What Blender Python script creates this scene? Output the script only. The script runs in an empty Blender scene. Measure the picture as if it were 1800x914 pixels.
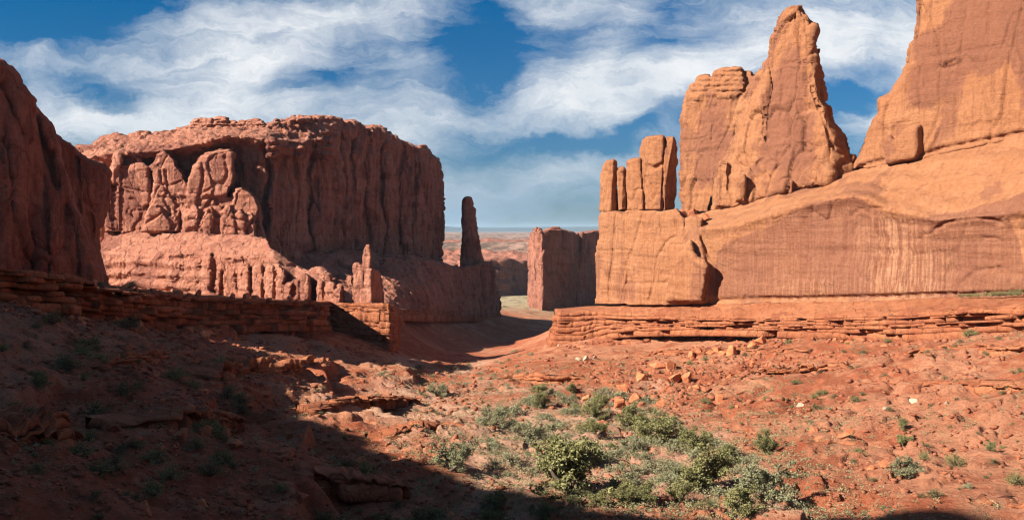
import bpy, bmesh, math, random
import numpy as np
from mathutils import Vector, Matrix

# ------------------------------------------------------------------ camera, sky, sun, exposure
S = bpy.context.scene
COL = S.collection
W_PX, H_PX, F_PX, HORIZON = 1800.0, 914.0, 1559.0, 405.0
PITCH = math.atan((H_PX / 2 - HORIZON) / F_PX)
cam_data = bpy.data.cameras.new("camera")
cam = bpy.data.objects.new("camera", cam_data)
COL.objects.link(cam)
cam.location = (0, 0, 0)
cam.rotation_euler = (math.pi / 2 - PITCH, 0, 0)
cam_data.sensor_width = 36.0
cam_data.lens = 36.0 * F_PX / W_PX
cam_data.clip_start = 0.1
cam_data.clip_end = 60000
S.camera = cam

SUN_AZ = 68.0      # degrees from straight behind the viewpoint towards the left
SUN_EL = 34.0
SUN_DIR = np.array([-math.sin(math.radians(SUN_AZ)) * math.cos(math.radians(SUN_EL)),
                    -math.cos(math.radians(SUN_AZ)) * math.cos(math.radians(SUN_EL)),
                    math.sin(math.radians(SUN_EL))])
sun_data = bpy.data.lights.new("sun", 'SUN')
sun_data.energy = 5.0
sun_data.angle = math.radians(0.5)
sun_data.color = (1.0, 0.93, 0.82)
sun = bpy.data.objects.new("sun", sun_data)
COL.objects.link(sun)
sun.rotation_euler = Vector(SUN_DIR).to_track_quat('Z', 'Y').to_euler()

S.view_settings.view_transform = 'Standard'
S.view_settings.look = 'None'
S.view_settings.gamma = 1.0
S.view_settings.use_curve_mapping = False
EXPOSURE = 1.5
S.view_settings.exposure = EXPOSURE

S.cycles.use_adaptive_sampling = True
S.cycles.adaptive_threshold = 0.015
S.cycles.max_bounces = 6
S.cycles.diffuse_bounces = 5
S.cycles.glossy_bounces = 1
S.cycles.transmission_bounces = 2
S.cycles.volume_bounces = 0
S.cycles.use_denoising = True
S.cycles.pixel_filter_type = 'BLACKMAN_HARRIS'
S.cycles.filter_width = 1.15

world = bpy.data.worlds.new("World")
S.world = world
world.use_nodes = True


class NT:
    """small helper to wire node trees"""
    def __init__(self, tree):
        self.t = tree
        tree.nodes.clear()

    def n(self, typ, **kw):
        node = self.t.nodes.new(typ)
        for k, v in kw.items():
            setattr(node, k, v)
        return node

    def put(self, sock, v):
        if v is None:
            return
        if isinstance(v, bpy.types.NodeSocket):
            self.t.links.new(v, sock)
        else:
            if hasattr(sock.default_value, '__len__') and not hasattr(v, '__len__'):
                v = (v, v, v)
            if hasattr(v, '__len__') and len(v) == 3 and len(sock.default_value) == 4:
                v = tuple(v) + (1.0,)
            sock.default_value = v

    def math(self, op, a, b=None, c=None, clamp=False):
        m = self.n('ShaderNodeMath', operation=op, use_clamp=clamp)
        for i, v in enumerate((a, b, c)):
            if v is not None:
                self.put(m.inputs[i], v)
        return m.outputs[0]

    def vmath(self, op, a, b=None):
        m = self.n('ShaderNodeVectorMath', operation=op)
        self.put(m.inputs[0], a)
        if b is not None:
            self.put(m.inputs['Scale'] if op == 'SCALE' else m.inputs[1], b)
        return m.outputs['Value'] if op in ('LENGTH', 'DOT_PRODUCT') else m.outputs[0]

    def mix(self, fac, a, b, mode='MIX'):
        m = self.n('ShaderNodeMix', data_type='RGBA', blend_type=mode)
        self.put(m.inputs[0], fac)
        self.put(m.inputs[6], a)
        self.put(m.inputs[7], b)
        return m.outputs[2]

    def noise(self, vec, scale=1.0, detail=4.0, rough=0.55, distort=0.0, out=0):
        m = self.n('ShaderNodeTexNoise')
        self.put(m.inputs['Vector'], vec)
        m.inputs['Scale'].default_value = scale
        m.inputs['Detail'].default_value = detail
        m.inputs['Roughness'].default_value = rough
        m.inputs['Distortion'].default_value = distort
        return m.outputs[out]

    def mapping(self, vec, loc=(0, 0, 0), rot=(0, 0, 0), scale=(1, 1, 1), kind='POINT'):
        m = self.n('ShaderNodeMapping', vector_type=kind)
        self.put(m.inputs[0], vec)
        m.inputs[1].default_value = loc
        m.inputs[2].default_value = rot
        m.inputs[3].default_value = scale
        return m.outputs[0]

    def rng(self, v, a, b, c=0.0, d=1.0, smooth=False):
        m = self.n('ShaderNodeMapRange')
        m.interpolation_type = 'SMOOTHSTEP' if smooth else 'LINEAR'
        m.clamp = True
        for i, x in enumerate((v, a, b, c, d)):
            self.put(m.inputs[i], x)
        return m.outputs[0]


def build_sky():
    t = NT(world.node_tree)
    out = t.n('ShaderNodeOutputWorld')
    bg = t.n('ShaderNodeBackground')
    STR = 0.05
    bg.inputs[1].default_value = STR
    sky = t.n('ShaderNodeTexSky', sky_type='NISHITA')
    sky.sun_disc = False
    sky.sun_elevation = math.radians(SUN_EL)
    # compass bearing of the sun, matching SUN_DIR
    sky.sun_rotation = math.atan2(SUN_DIR[0], SUN_DIR[1])
    sky.air_density = 1.0
    sky.dust_density = 0.3
    sky.ozone_density = 4.0
    tc = t.n('ShaderNodeTexCoord')
    d = tc.outputs['Generated']
    sep = t.n('ShaderNodeSeparateXYZ')
    t.put(sep.inputs[0], d)
    yy = t.math('MAXIMUM', sep.outputs[1], 0.12)
    u = t.math('DIVIDE', sep.outputs[0], yy)
    v = t.math('DIVIDE', sep.outputs[2], yy)
    cmb = t.n('ShaderNodeCombineXYZ')
    t.put(cmb.inputs[0], u)
    t.put(cmb.inputs[1], v)
    uv = cmb.outputs[0]
    # warp the layer so that the cloud banks get torn, wispy outlines
    w1 = t.noise(t.mapping(uv, scale=(1, 1.5, 1)), 4.0, 6, 0.62, out=1)
    w1 = t.vmath('SUBTRACT', w1, (0.5, 0.5, 0.5))
    uvw = t.vmath('ADD', uv, t.vmath('SCALE', w1, 0.13))
    w2 = t.noise(uvw, 17.0, 6, 0.62, out=1)
    w2 = t.vmath('SUBTRACT', w2, (0.5, 0.5, 0.5))
    uvw = t.vmath('ADD', uvw, t.vmath('SCALE', w2, 0.018))
    blobs = CLOUDS
    acc = None
    for (px, py, rx, ry, rot, wgt) in blobs:
        m = t.mapping(uvw, ((px - 900) / F_PX, (HORIZON - py) / F_PX, 0), (0, 0, math.radians(rot)),
                      (rx / F_PX, ry / F_PX, 1), 'TEXTURE')
        g = t.rng(t.vmath('LENGTH', m), 1.6, 0.0, 0.0, wgt, smooth=True) if wgt > 0 else \
            t.rng(t.vmath('LENGTH', m), 1.6, 0.0, 0.0, wgt, smooth=True)
        acc = g if acc is None else t.math('ADD', acc, g)
    # streaky cirrus texture, combed along the wind
    comb = t.mapping(uvw, rot=(0, 0, math.radians(-20)), scale=(2.2, 12.0, 1))
    n1 = t.noise(comb, 1.6, 9, 0.66, 0.6)
    n2 = t.noise(uvw, 7.0, 9, 0.6, 0.3)
    n3 = t.noise(t.mapping(uvw, rot=(0, 0, math.radians(35)), scale=(5, 26, 1)), 2.0, 8, 0.65, 0.8)
    tex = t.math('ADD', t.math('MULTIPLY', n1, 0.75), t.math('MULTIPLY', n2, 0.75))
    tex = t.math('ADD', tex, t.math('MULTIPLY', n3, 0.6))
    tex = t.math('SUBTRACT', tex, 0.05)
    dens = t.math('ADD', acc, t.math('MULTIPLY', t.math('SUBTRACT', tex, 0.985), 2.1))
    mask = t.rng(dens, -0.22, 1.12, 0.0, 0.97, smooth=False)
    mask = t.math('POWER', mask, 1.05)
    # unseen high cloud behind the viewpoint, cover set as fill for shaded faces
    front = t.rng(sep.outputs[1], 0.1, 0.3)
    back = t.rng(t.noise(t.mapping(d, scale=(3, 3, 6)), 1.5, 8, 0.6), 0.40, 0.66, 0.0, 0.4)
    mask = t.math('ADD', t.math('MULTIPLY', mask, front), t.math('MULTIPLY', back, t.math('SUBTRACT', 1.0, front)))
    # sky blue: Nishita, deepened the way a polarising filter does
    elev = t.rng(v, 0.0, 0.26)
    tint = t.mix(elev, (0.24, 0.345, 0.48), (0.010, 0.33, 0.54))
    blue = t.mix(1.0, sky.outputs[0], tint, 'MULTIPLY')
    # cloud body: brighter in the thick parts, greyer near the horizon
    shade = t.rng(t.math('ADD', t.noise(uvw, 9.0, 6, 0.6), t.math('MULTIPLY', dens, 0.25)), 0.35, 0.95)
    cl = t.mix(shade, (0.40, 0.48, 0.56), (0.80, 0.81, 0.82))
    cl = t.mix(t.rng(v, 0.02, 0.14), (0.26, 0.37, 0.48), cl)
    cl = t.vmath('SCALE', cl, 2.0 ** -EXPOSURE * 1.2 / STR)
    col = t.mix(mask, blue, cl)
    t.put(bg.inputs[0], col)
    t.put(out.inputs[0], bg.outputs[0])


CLOUDS = [
    (420, 130, 230, 105, 8, .95), (140, 215, 220, 50, 0, .75), (60, 130, 110, 40, 0, .45), (640, 25, 190, 45, 5, .75),
    (720, 140, 80, 100, 0, .40), (930, 195, 420, 52, 10, .85), (1250, 100, 230, 90, 15, .8), (1085, 60, 38, 100, -30, .55),
    (985, 12, 120, 32, 0, .7), (1010, 300, 330, 42, 9, .85), (1530, 60, 180, 75, 10, .95), (1545, 225, 90, 40, 0, .7),
    (900, 360, 700, 50, 0, .48), (330, 220, 260, 40, 0, .45), (1700, 100, 200, 200, 0, .5),
    (120, 35, 230, 60, 10, -.9), (545, 155, 80, 24, 8, -.75), (180, 165, 85, 26, -15, -.75), (850, 105, 95, 78, 30, -.95),
    (1120, 222, 150, 18, 18, -.6), (860, 5, 60, 26, 0, -.5), (1475, 185, 70, 26, 0, -.8), (460, 95, 60, 18, 0, -.3),
    (880, 245, 90, 18, 0, -.3), (960, 250, 140, 14, 8, -.3),
]
build_sky()


# ------------------------------------------------------------------ projection and noise helpers
CP, SP = math.cos(PITCH), math.sin(PITCH)


def P(px, py, Y):
    """world point at distance Y (metres north of the viewpoint) seen in direction px, py"""
    px = np.asarray(px, float)
    py = np.asarray(py, float)
    Y = np.asarray(Y, float)
    u = (px - W_PX / 2) / F_PX
    v = (H_PX / 2 - py) / F_PX
    D = CP + v * SP
    return np.stack([u / D * Y, Y + 0 * u, (v * CP - SP) / D * Y], -1)


def _hash(ix, iy, iz, seed):
    h = (ix.astype(np.uint32) * np.uint32(374761393) + iy.astype(np.uint32) * np.uint32(668265263)
         + iz.astype(np.uint32) * np.uint32(2147483647 ^ 0x5bd1e995) + np.uint32(seed * 974634777 & 0xffffffff))
    h = (h ^ (h >> np.uint32(13))) * np.uint32(1274126177)
    h = (h ^ (h >> np.uint32(15))) * np.uint32(2246822519)
    h = h ^ (h >> np.uint32(16))
    return h.astype(np.float64) / 4294967295.0


def vnoise(p, seed=0):
    """value noise in -1..1, p (N,3)"""
    i = np.floor(p).astype(np.int64)
    f = p - i
    f = f * f * f * (f * (f * 6 - 15) + 10)
    r = np.zeros(len(p))
    for dx in (0, 1):
        wx = f[:, 0] if dx else 1 - f[:, 0]
        for dy in (0, 1):
            wy = f[:, 1] if dy else 1 - f[:, 1]
            for dz in (0, 1):
                wz = f[:, 2] if dz else 1 - f[:, 2]
                r += wx * wy * wz * _hash(i[:, 0] + dx, i[:, 1] + dy, i[:, 2] + dz, seed)
    return r * 2 - 1


def fbm(p, oct=4, seed=0, gain=0.5, lac=2.03):
    a, s, tot = 1.0, np.zeros(len(p)), 0.0
    q = np.array(p, float)
    for k in range(oct):
        s += a * vnoise(q + 17.3 * k, seed + k)
        tot += a
        a *= gain
        q = q * lac
    return s / tot


def worley(p, seed=0):
    """F1, F2, a random number of the nearest cell and a random tilt inside it, for 3D points"""
    i = np.floor(p).astype(np.int64)
    f1 = np.full(len(p), 9.0)
    f2 = np.full(len(p), 9.0)
    best = np.zeros((len(p), 3), np.int64)
    off = np.zeros((len(p), 3))
    for dx in (-1, 0, 1):
        for dy in (-1, 0, 1):
            for dz in (-1, 0, 1):
                c = i + np.array([dx, dy, dz])
                h = np.stack([_hash(c[:, 0], c[:, 1], c[:, 2], seed + k) for k in (1, 2, 3)], -1)
                q = p - c - h
                d = np.sqrt((q ** 2).sum(-1))
                near = d < f1
                f2 = np.where(near, f1, np.minimum(f2, d))
                best = np.where(near[:, None], c, best)
                off = np.where(near[:, None], q, off)
                f1 = np.minimum(f1, d)
    cid = _hash(best[:, 0], best[:, 1], best[:, 2], seed + 7)
    g = np.stack([_hash(best[:, 0], best[:, 1], best[:, 2], seed + k) for k in (11, 12, 13)], -1) * 2 - 1
    return f1, f2, cid, (g * off).sum(-1)


def smooth01(x):
    x = np.clip(x, 0, 1)
    return x * x * (3 - 2 * x)


# ------------------------------------------------------------------ objects
def tag(o, label=None, cat=None, group=None, kind=None):
    if label:
        o['label'] = label
    if cat:
        o['category'] = cat
    if group:
        o['group'] = group
    if kind:
        o['kind'] = kind
    return o


def empty(name, loc):
    o = bpy.data.objects.new(name, None)
    COL.objects.link(o)
    o.location = loc
    o.empty_display_size = 1
    return o


def mesh_from(name, verts, faces, mat, smooth=True):
    me = bpy.data.meshes.new(name)
    verts = np.asarray(verts, np.float32)
    if isinstance(faces, np.ndarray):
        nf, k = faces.shape
        me.vertices.add(len(verts))
        me.vertices.foreach_set('co', verts.ravel())
        me.loops.add(nf * k)
        me.loops.foreach_set('vertex_index', faces.astype(np.int32).ravel())
        me.polygons.add(nf)
        me.polygons.foreach_set('loop_start', np.arange(0, nf * k, k, dtype=np.int32))
        me.update(calc_edges=True)
        me.validate()
    else:
        me.from_pydata([tuple(v) for v in verts], [], faces)
        me.update()
    if smooth:
        me.polygons.foreach_set('use_smooth', [True] * len(me.polygons))
    if mat is not None:
        for m in (mat if isinstance(mat, (list, tuple)) else [mat]):
            me.materials.append(m)
    return me


def obj(name, me, parent=None, loc=(0, 0, 0)):
    o = bpy.data.objects.new(name, me)
    COL.objects.link(o)
    o.location = loc
    if parent is not None:
        o.parent = parent
    return o


def get_co(me):
    a = np.empty(len(me.vertices) * 3, np.float32)
    me.vertices.foreach_get('co', a)
    return a.reshape(-1, 3).astype(np.float64)


def get_no(me):
    a = np.empty(len(me.vertices) * 3, np.float32)
    me.vertex_normals.foreach_get('vector', a)
    return a.reshape(-1, 3).astype(np.float64)


def set_co(me, co):
    me.vertices.foreach_set('co', np.asarray(co, np.float32).ravel())
    me.update()


def set_attr(me, name, vals):
    a = me.attributes.new(name, 'FLOAT', 'POINT')
    a.data.foreach_set('value', np.asarray(vals, np.float32))


# ------------------------------------------------------------------ materials
def finish(t, color, rough=0.9, bump=None, bump_d=1.0, spec=0.15, strength=1.0):
    out = t.n('ShaderNodeOutputMaterial')
    b = t.n('ShaderNodeBsdfPrincipled')
    t.put(b.inputs['Base Color'], color)
    t.put(b.inputs['Roughness'], rough)
    b.inputs['Specular IOR Level'].default_value = spec
    if bump is not None:
        bp = t.n('ShaderNodeBump')
        bp.inputs['Strength'].default_value = strength
        bp.inputs['Distance'].default_value = bump_d
        t.put(bp.inputs['Height'], bump)
        t.put(b.inputs['Normal'], bp.outputs[0])
    t.put(out.inputs[0], b.outputs[0])
    return b


def new_mat(name):
    m = bpy.data.materials.new(name)
    m.use_nodes = True
    return m, NT(m.node_tree)


def sandstone(name, light, dark, stain, size=1.0, bed=0.5, streak=0.5, bump=0.5, patch=(.55, .75), varnish=False, ck=1.0):
    """weathered desert sandstone: colour bands, vertical seep streaks, desert varnish, pitted surface"""
    m, t = new_mat(name)
    tc = t.n('ShaderNodeTexCoord')
    p = tc.outputs['Object']
    big = t.noise(p, 0.035 / size, 6, 0.6)
    mid = t.noise(p, 0.22 / size, 8, 0.65)
    fine = t.noise(p, 1.6 / size, 8, 0.7)
    col = t.mix(t.rng(t.math('ADD', t.math('MULTIPLY', big, 0.6), t.math('MULTIPLY', mid, 0.4)), 0.36, 0.64), dark, light)
    # bedding bands
    wob = t.vmath('ADD', p, t.vmath('SCALE', t.noise(p, 0.05 / size, 3, 0.5, out=1), 6.0 * size))
    bands = t.noise(t.mapping(wob, scale=(0.03, 0.03, 0.55)), 1.0 / size, 5, 0.7)
    col = t.mix(t.math('MULTIPLY', t.rng(bands, 0.46, 0.66), bed), col, t.mix(1.0, col, (0.70, 0.66, 0.66), 'MULTIPLY'))
    # flake scars: crisp patches of slightly different tone
    wv = t.vmath('ADD', t.mapping(p, scale=(0.22 / size, 0.22 / size, 0.13 / size)), t.vmath('SCALE', t.noise(p, 0.25 / size, 5, 0.65, out=1), 1.3))
    fl = t.n('ShaderNodeTexVoronoi')
    t.put(fl.inputs['Vector'], wv)
    sc = t.n('ShaderNodeSeparateColor')
    t.put(sc.inputs[0], fl.outputs['Color'])
    col = t.mix(t.math('MULTIPLY', sc.outputs[0], 0.25 + 0.3 * ck), col, t.mix(1.0, col, (0.72, 0.66, 0.64), 'MULTIPLY'))
    # seep streaks
    st = t.noise(t.mapping(p, scale=(0.8, 0.8, 0.030)), 1.0 / size, 6, 0.65)
    st2 = t.noise(t.mapping(p, loc=(31, 7, 0), scale=(0.45, 0.45, 0.018)), 1.0 / size, 5, 0.6)
    col = t.mix(t.math('MULTIPLY', t.rng(st, 0.52, 0.68), streak), col, t.mix(1.0, col, (0.60, 0.55, 0.57), 'MULTIPLY'))
    col = t.mix(t.math('MULTIPLY', t.rng(st2, 0.56, 0.72), streak * 0.7), col, t.mix(0.45, col, (light[0] * 1.25, light[1] * 1.5, light[2] * 1.7)))
    # desert varnish patches with crisp, broken outlines
    pv = t.noise(t.mapping(p, loc=(5, 11, 3), scale=(1, 1, 0.55)), 0.085 / size, 9, 0.62, 0.4)
    col = t.mix(t.math('MULTIPLY', t.rng(pv, patch[0], patch[0] + 0.03), 0.62), col, stain)
    if varnish:
        at = t.n('ShaderNodeAttribute', attribute_name='varnish')
        va = t.math('ADD', at.outputs['Fac'], t.math('MULTIPLY', t.math('SUBTRACT', mid, 0.5), 0.9))
        va = t.rng(va, 0.46, 0.56)
        at2 = t.n('ShaderNodeAttribute', attribute_name='wash')
        wash = t.math('MULTIPLY', at2.outputs['Fac'], t.rng(t.noise(t.mapping(p, scale=(1.7, 1.7, 0.02)), 1.0, 4, 0.6), 0.44, 0.60))
        va = t.math('MULTIPLY', va, t.math('SUBTRACT', 1.0, t.math('MULTIPLY', wash, 0.8)))
        col = t.mix(t.math('MULTIPLY', va, 0.85), col, stain)
        col = t.mix(t.math('MULTIPLY', wash, 0.45), col, (light[0] * 1.2, light[1] * 1.5, light[2] * 1.9))
    # grain and small dark pits
    col = t.mix(t.math('MULTIPLY', t.rng(fine, 0.30, 0.70), 0.5), t.mix(1.0, col, (0.74, 0.72, 0.72), 'MULTIPLY'), t.mix(1.0, col, (1.22, 1.22, 1.22), 'MULTIPLY'))
    bands2 = t.noise(t.mapping(wob, scale=(0.10, 0.10, 1.6)), 1.0 / size, 6, 0.7)
    vr = t.n('ShaderNodeTexVoronoi', feature='DISTANCE_TO_EDGE')
    t.put(vr.inputs['Vector'], t.vmath('ADD', t.mapping(p, scale=(0.16 / size, 0.16 / size, 0.06 / size)), t.vmath('SCALE', t.noise(p, 0.3 / size, 4, 0.6, out=1), 0.5)))
    vr.inputs['Scale'].default_value = 1.0
    crack = t.rng(vr.outputs['Distance'], 0.0, 0.035)
    h = t.math('ADD', t.math('MULTIPLY', mid, 0.7 + 0.9 * ck), t.math('MULTIPLY', fine, 0.45))
    h = t.math('ADD', h, t.math('MULTIPLY', bands2, 1.0 * bed))
    h = t.math('ADD', h, t.math('MULTIPLY', st, 0.9 * streak))
    h = t.math('ADD', h, t.math('MULTIPLY', crack, 0.45 * ck))
    h = t.math('ADD', h, t.math('MULTIPLY', sc.outputs[1], 0.55 * ck))
    col = t.mix(t.math('MULTIPLY', t.math('SUBTRACT', 1.0, crack), 0.30 * ck), col, t.mix(1.0, col, (0.5, 0.45, 0.45), 'MULTIPLY'))
    h = t.math('ADD', h, t.math('MULTIPLY', t.noise(p, 6.0 / size, 5, 0.7), 0.12))
    finish(t, col, 0.92, h, bump * size)
    return m


def soil(name):
    m, t = new_mat(name)
    tc = t.n('ShaderNodeTexCoord')
    p = tc.outputs['Object']
    big = t.noise(p, 0.03, 6, 0.6)
    mid = t.noise(p, 0.25, 8, 0.65)
    fine = t.noise(p, 2.2, 8, 0.75)
    red = (0.45, 0.148, 0.070)
    red2 = (0.35, 0.098, 0.045)
    tan = (0.49, 0.215, 0.118)
    pale = (0.54, 0.325, 0.215)
    col = t.mix(t.rng(mid, 0.36, 0.66), red2, red)
    col = t.mix(t.math('MULTIPLY', t.rng(t.math('ADD', big, t.math('MULTIPLY', t.math('SUBTRACT', mid, 0.5), 0.5)), 0.47, 0.58), 0.9), col, tan)
    dk = t.noise(t.mapping(p, loc=(40, 9, 0)), 0.06, 8, 0.7)
    col = t.mix(t.math('MULTIPLY', t.rng(dk, 0.54, 0.62), 0.7), col, (0.27, 0.068, 0.030))
    # sandy wash on the valley floor and sage-tinted flats
    at = t.n('ShaderNodeAttribute', attribute_name='sandy')
    sa = t.rng(t.math('ADD', at.outputs['Fac'], t.math('MULTIPLY', t.math('SUBTRACT', t.noise(p, 0.11, 8, 0.65), 0.5), 1.6)), 0.4, 0.8)
    col = t.mix(t.math('MULTIPLY', sa, 0.85), col, pale)
    gr = t.n('ShaderNodeAttribute', attribute_name='green')
    ga = t.rng(t.math('ADD', gr.outputs['Fac'], t.math('MULTIPLY', t.math('SUBTRACT', t.noise(p, 0.02, 8, 0.7), 0.5), 1.2)), 0.4, 0.8)
    col = t.mix(ga, col, t.mix(t.rng(t.noise(t.mapping(p, scale=(0.12, 0.03, 0.1)), 1.0, 7, 0.7), 0.50, 0.60), (0.40, 0.33, 0.20), (0.13, 0.12, 0.065)))
    fa = t.n('ShaderNodeAttribute', attribute_name='faraway')
    fn = t.noise(t.mapping(p, scale=(0.020, 0.0045, 0.012)), 1.0, 9, 0.75)
    fc = t.mix(t.rng(fn, 0.44, 0.60), (0.10, 0.07, 0.05), (0.46, 0.28, 0.205))
    fc = t.mix(t.rng(t.noise(t.mapping(p, scale=(0.05, 0.013, 0.03)), 1.0, 8, 0.75), 0.53, 0.58), fc, (0.065, 0.062, 0.038))
    col = t.mix(fa.outputs['Fac'], col, fc)
    # bedrock streaks that run across the slope
    bs = t.noise(t.mapping(p, scale=(0.10, 0.42, 1.2)), 1.0, 8, 0.7, 0.6)
    col = t.mix(t.math('MULTIPLY', t.rng(bs, 0.55, 0.60), 0.55), col, (0.52, 0.235, 0.125))
    col = t.mix(t.math('MULTIPLY', t.rng(bs, 0.42, 0.37), 0.55), col, (0.22, 0.055, 0.024))
    # stones and grit
    vr = t.n('ShaderNodeTexVoronoi')
    t.put(vr.inputs['Vector'], t.vmath('ADD', p, t.vmath('SCALE', t.noise(p, 1.2, 3, 0.6, out=1), 0.6)))
    vr.inputs['Scale'].default_value = 1.35
    stone = t.rng(vr.outputs['Distance'], 0.33, 0.20)
    some = t.rng(t.noise(p, 0.4, 4, 0.6), 0.52, 0.60)
    stone = t.math('MULTIPLY', stone, some)
    sepc = t.n('ShaderNodeSeparateColor')
    t.put(sepc.inputs[0], vr.outputs['Color'])
    scol = t.mix(sepc.outputs[0], (0.27, 0.085, 0.04), (0.50, 0.24, 0.14))
    col = t.mix(t.math('MULTIPLY', stone, 0.8), col, scol)
    col = t.mix(t.math('MULTIPLY', t.rng(fine, 0.28, 0.72), 0.6), t.mix(1.0, col, (0.62, 0.60, 0.60), 'MULTIPLY'), t.mix(1.0, col, (1.28, 1.28, 1.28), 'MULTIPLY'))
    h = t.math('ADD', t.math('MULTIPLY', mid, 1.4), t.math('MULTIPLY', fine, 0.9))
    h = t.math('ADD', h, t.math('MULTIPLY', stone, 0.5))
    h = t.math('ADD', h, t.math('MULTIPLY', t.noise(p, 7.0, 6, 0.7), 0.25))
    h = t.math('ADD', h, t.math('MULTIPLY', bs, 1.2))
    finish(t, col, 0.95, h, 0.6)
    return m


def plain(name, c1, c2, scale=3.0, bump=0.05, rough=0.9, rnd=0.0):
    m, t = new_mat(name)
    tc = t.n('ShaderNodeTexCoord')
    p = tc.outputs['Object']
    n = t.noise(p, scale, 6, 0.65)
    col = t.mix(t.rng(n, 0.35, 0.65), c1, c2)
    if rnd:
        oi = t.n('ShaderNodeObjectInfo')
        col = t.mix(1.0, col, t.mix(oi.outputs['Random'], (1 - rnd, 1 - rnd, 1 - rnd * 0.8), (1 + rnd, 1 + rnd * 0.9, 1 + rnd * 0.6)), 'MULTIPLY')
    finish(t, col, rough, t.noise(p, scale * 3, 6, 0.7), bump)
    return m


def leafy(name, dark, light):
    m, t = new_mat(name)
    at = t.n('ShaderNodeAttribute', attribute_name='tone')
    oi = t.n('ShaderNodeObjectInfo')
    f = t.math('ADD', t.math('MULTIPLY', at.outputs['Fac'], 0.75), t.math('MULTIPLY', oi.outputs['Random'], 0.25))
    col = t.mix(f, dark, light)
    out = t.n('ShaderNodeOutputMaterial')
    b = t.n('ShaderNodeBsdfDiffuse')
    t.put(b.inputs[0], col)
    tr = t.n('ShaderNodeBsdfTranslucent')
    t.put(tr.inputs[0], col)
    mx = t.n('ShaderNodeMixShader')
    mx.inputs[0].default_value = 0.22
    t.put(mx.inputs[1], b.outputs[0])
    t.put(mx.inputs[2], tr.outputs[0])
    t.put(out.inputs[0], mx.outputs[0])
    return m


M_RIGHT = sandstone('orange_sandstone', (0.335, 0.150, 0.071), (0.285, 0.114, 0.050), (0.180, 0.070, 0.040), bed=0.5, streak=0.6, bump=0.42, varnish=True, ck=0.25)
M_BUTTE = sandstone('pink_sandstone', (0.46, 0.210, 0.135), (0.37, 0.145, 0.088), (0.17, 0.058, 0.040), bed=0.6, streak=1.0, bump=0.5)
M_CLIFF = sandstone('red_sandstone', (0.43, 0.150, 0.085), (0.34, 0.105, 0.056), (0.20, 0.060, 0.036), bed=0.4, streak=0.7, bump=0.5)
M_FAR = sandstone('distant_sandstone', (0.39, 0.170, 0.112), (0.29, 0.118, 0.078), (0.18, 0.075, 0.052), size=2.5, bed=0.6, streak=0.7, bump=0.5)
M_LEDGE = sandstone('ledge_sandstone', (0.42, 0.170, 0.080), (0.33, 0.105, 0.046), (0.24, 0.072, 0.034), size=0.5, bed=0.7, streak=0.25, bump=0.5)
M_SOIL = soil('red_desert_soil')
M_BOULDER = plain('boulder_sandstone', (0.29, 0.090, 0.040), (0.44, 0.165, 0.080), 1.2, 0.16, rnd=0.35)
M_PALE = plain('pale_boulder_stone', (0.36, 0.23, 0.15), (0.50, 0.36, 0.26), 1.5, 0.1)
M_HILL = plain('blue_hill_slope', (0.025, 0.038, 0.042), (0.045, 0.055, 0.055), 0.002, 1.0)  # aerial blue of the distance put into the base colour
M_BARK = plain('grey_juniper_bark', (0.09, 0.06, 0.045), (0.17, 0.125, 0.095), 6.0, 0.03)
M_DEAD = plain('dead_grey_wood', (0.22, 0.17, 0.13), (0.34, 0.28, 0.22), 6.0, 0.03)
M_JUN = leafy('juniper_foliage', (0.100, 0.100, 0.042), (0.31, 0.285, 0.125))
M_SAGE = leafy('sage_foliage', (0.15, 0.148, 0.080), (0.34, 0.325, 0.19))
M_BRUSH = leafy('blackbrush_foliage', (0.085, 0.080, 0.036), (0.22, 0.195, 0.095))
M_STRAW = leafy('dry_grass_blades', (0.18, 0.135, 0.07), (0.34, 0.26, 0.14))

# ------------------------------------------------------------------ rock masses
def poly_mask(poly, X, Y):
    """inside test and distance to the outline (pixels) for points X, Y"""
    poly = np.asarray(poly, float)
    ins = np.zeros(X.shape, bool)
    dist = np.full(X.shape, 1e9)
    n = len(poly)
    for i in range(n):
        x0, y0 = poly[i]
        x1, y1 = poly[(i + 1) % n]
        c = ((y0 > Y) != (y1 > Y))
        with np.errstate(divide='ignore', invalid='ignore'):
            xi = (x1 - x0) * (Y - y0) / (y1 - y0 if y1 != y0 else 1e-9) + x0
        ins ^= c & (X < xi)
        dx, dy = x1 - x0, y1 - y0
        tt = np.clip(((X - x0) * dx + (Y - y0) * dy) / max(dx * dx + dy * dy, 1e-9), 0, 1)
        dist = np.minimum(dist, np.hypot(X - x0 - tt * dx, Y - y0 - tt * dy))
    return ins, dist


def line_dist(pts, X, Y):
    pts = np.asarray(pts, float)
    dist = np.full(X.shape, 1e9)
    for (x0, y0), (x1, y1) in zip(pts[:-1], pts[1:]):
        dx, dy = x1 - x0, y1 - y0
        tt = np.clip(((X - x0) * dx + (Y - y0) * dy) / max(dx * dx + dy * dy, 1e-9), 0, 1)
        dist = np.minimum(dist, np.hypot(X - x0 - tt * dx, Y - y0 - tt * dy))
    return dist


class Plane:
    """upright wall plane through two (column, distance) marks; gives the distance at any column"""
    def __init__(self, pa, Ya, pb, Yb):
        ka, kb = (pa - 900) / F_PX, (pb - 900) / F_PX
        self.x0, self.y0 = ka * Ya, Ya
        self.dx, self.dy = kb * Yb - ka * Ya, Yb - Ya

    def __call__(self, px):
        k = (np.asarray(px, float) - 900) / F_PX
        den = self.dx - k * self.dy
        t = (k * self.y0 - self.x0) / den
        return self.y0 + t * self.dy


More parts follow.
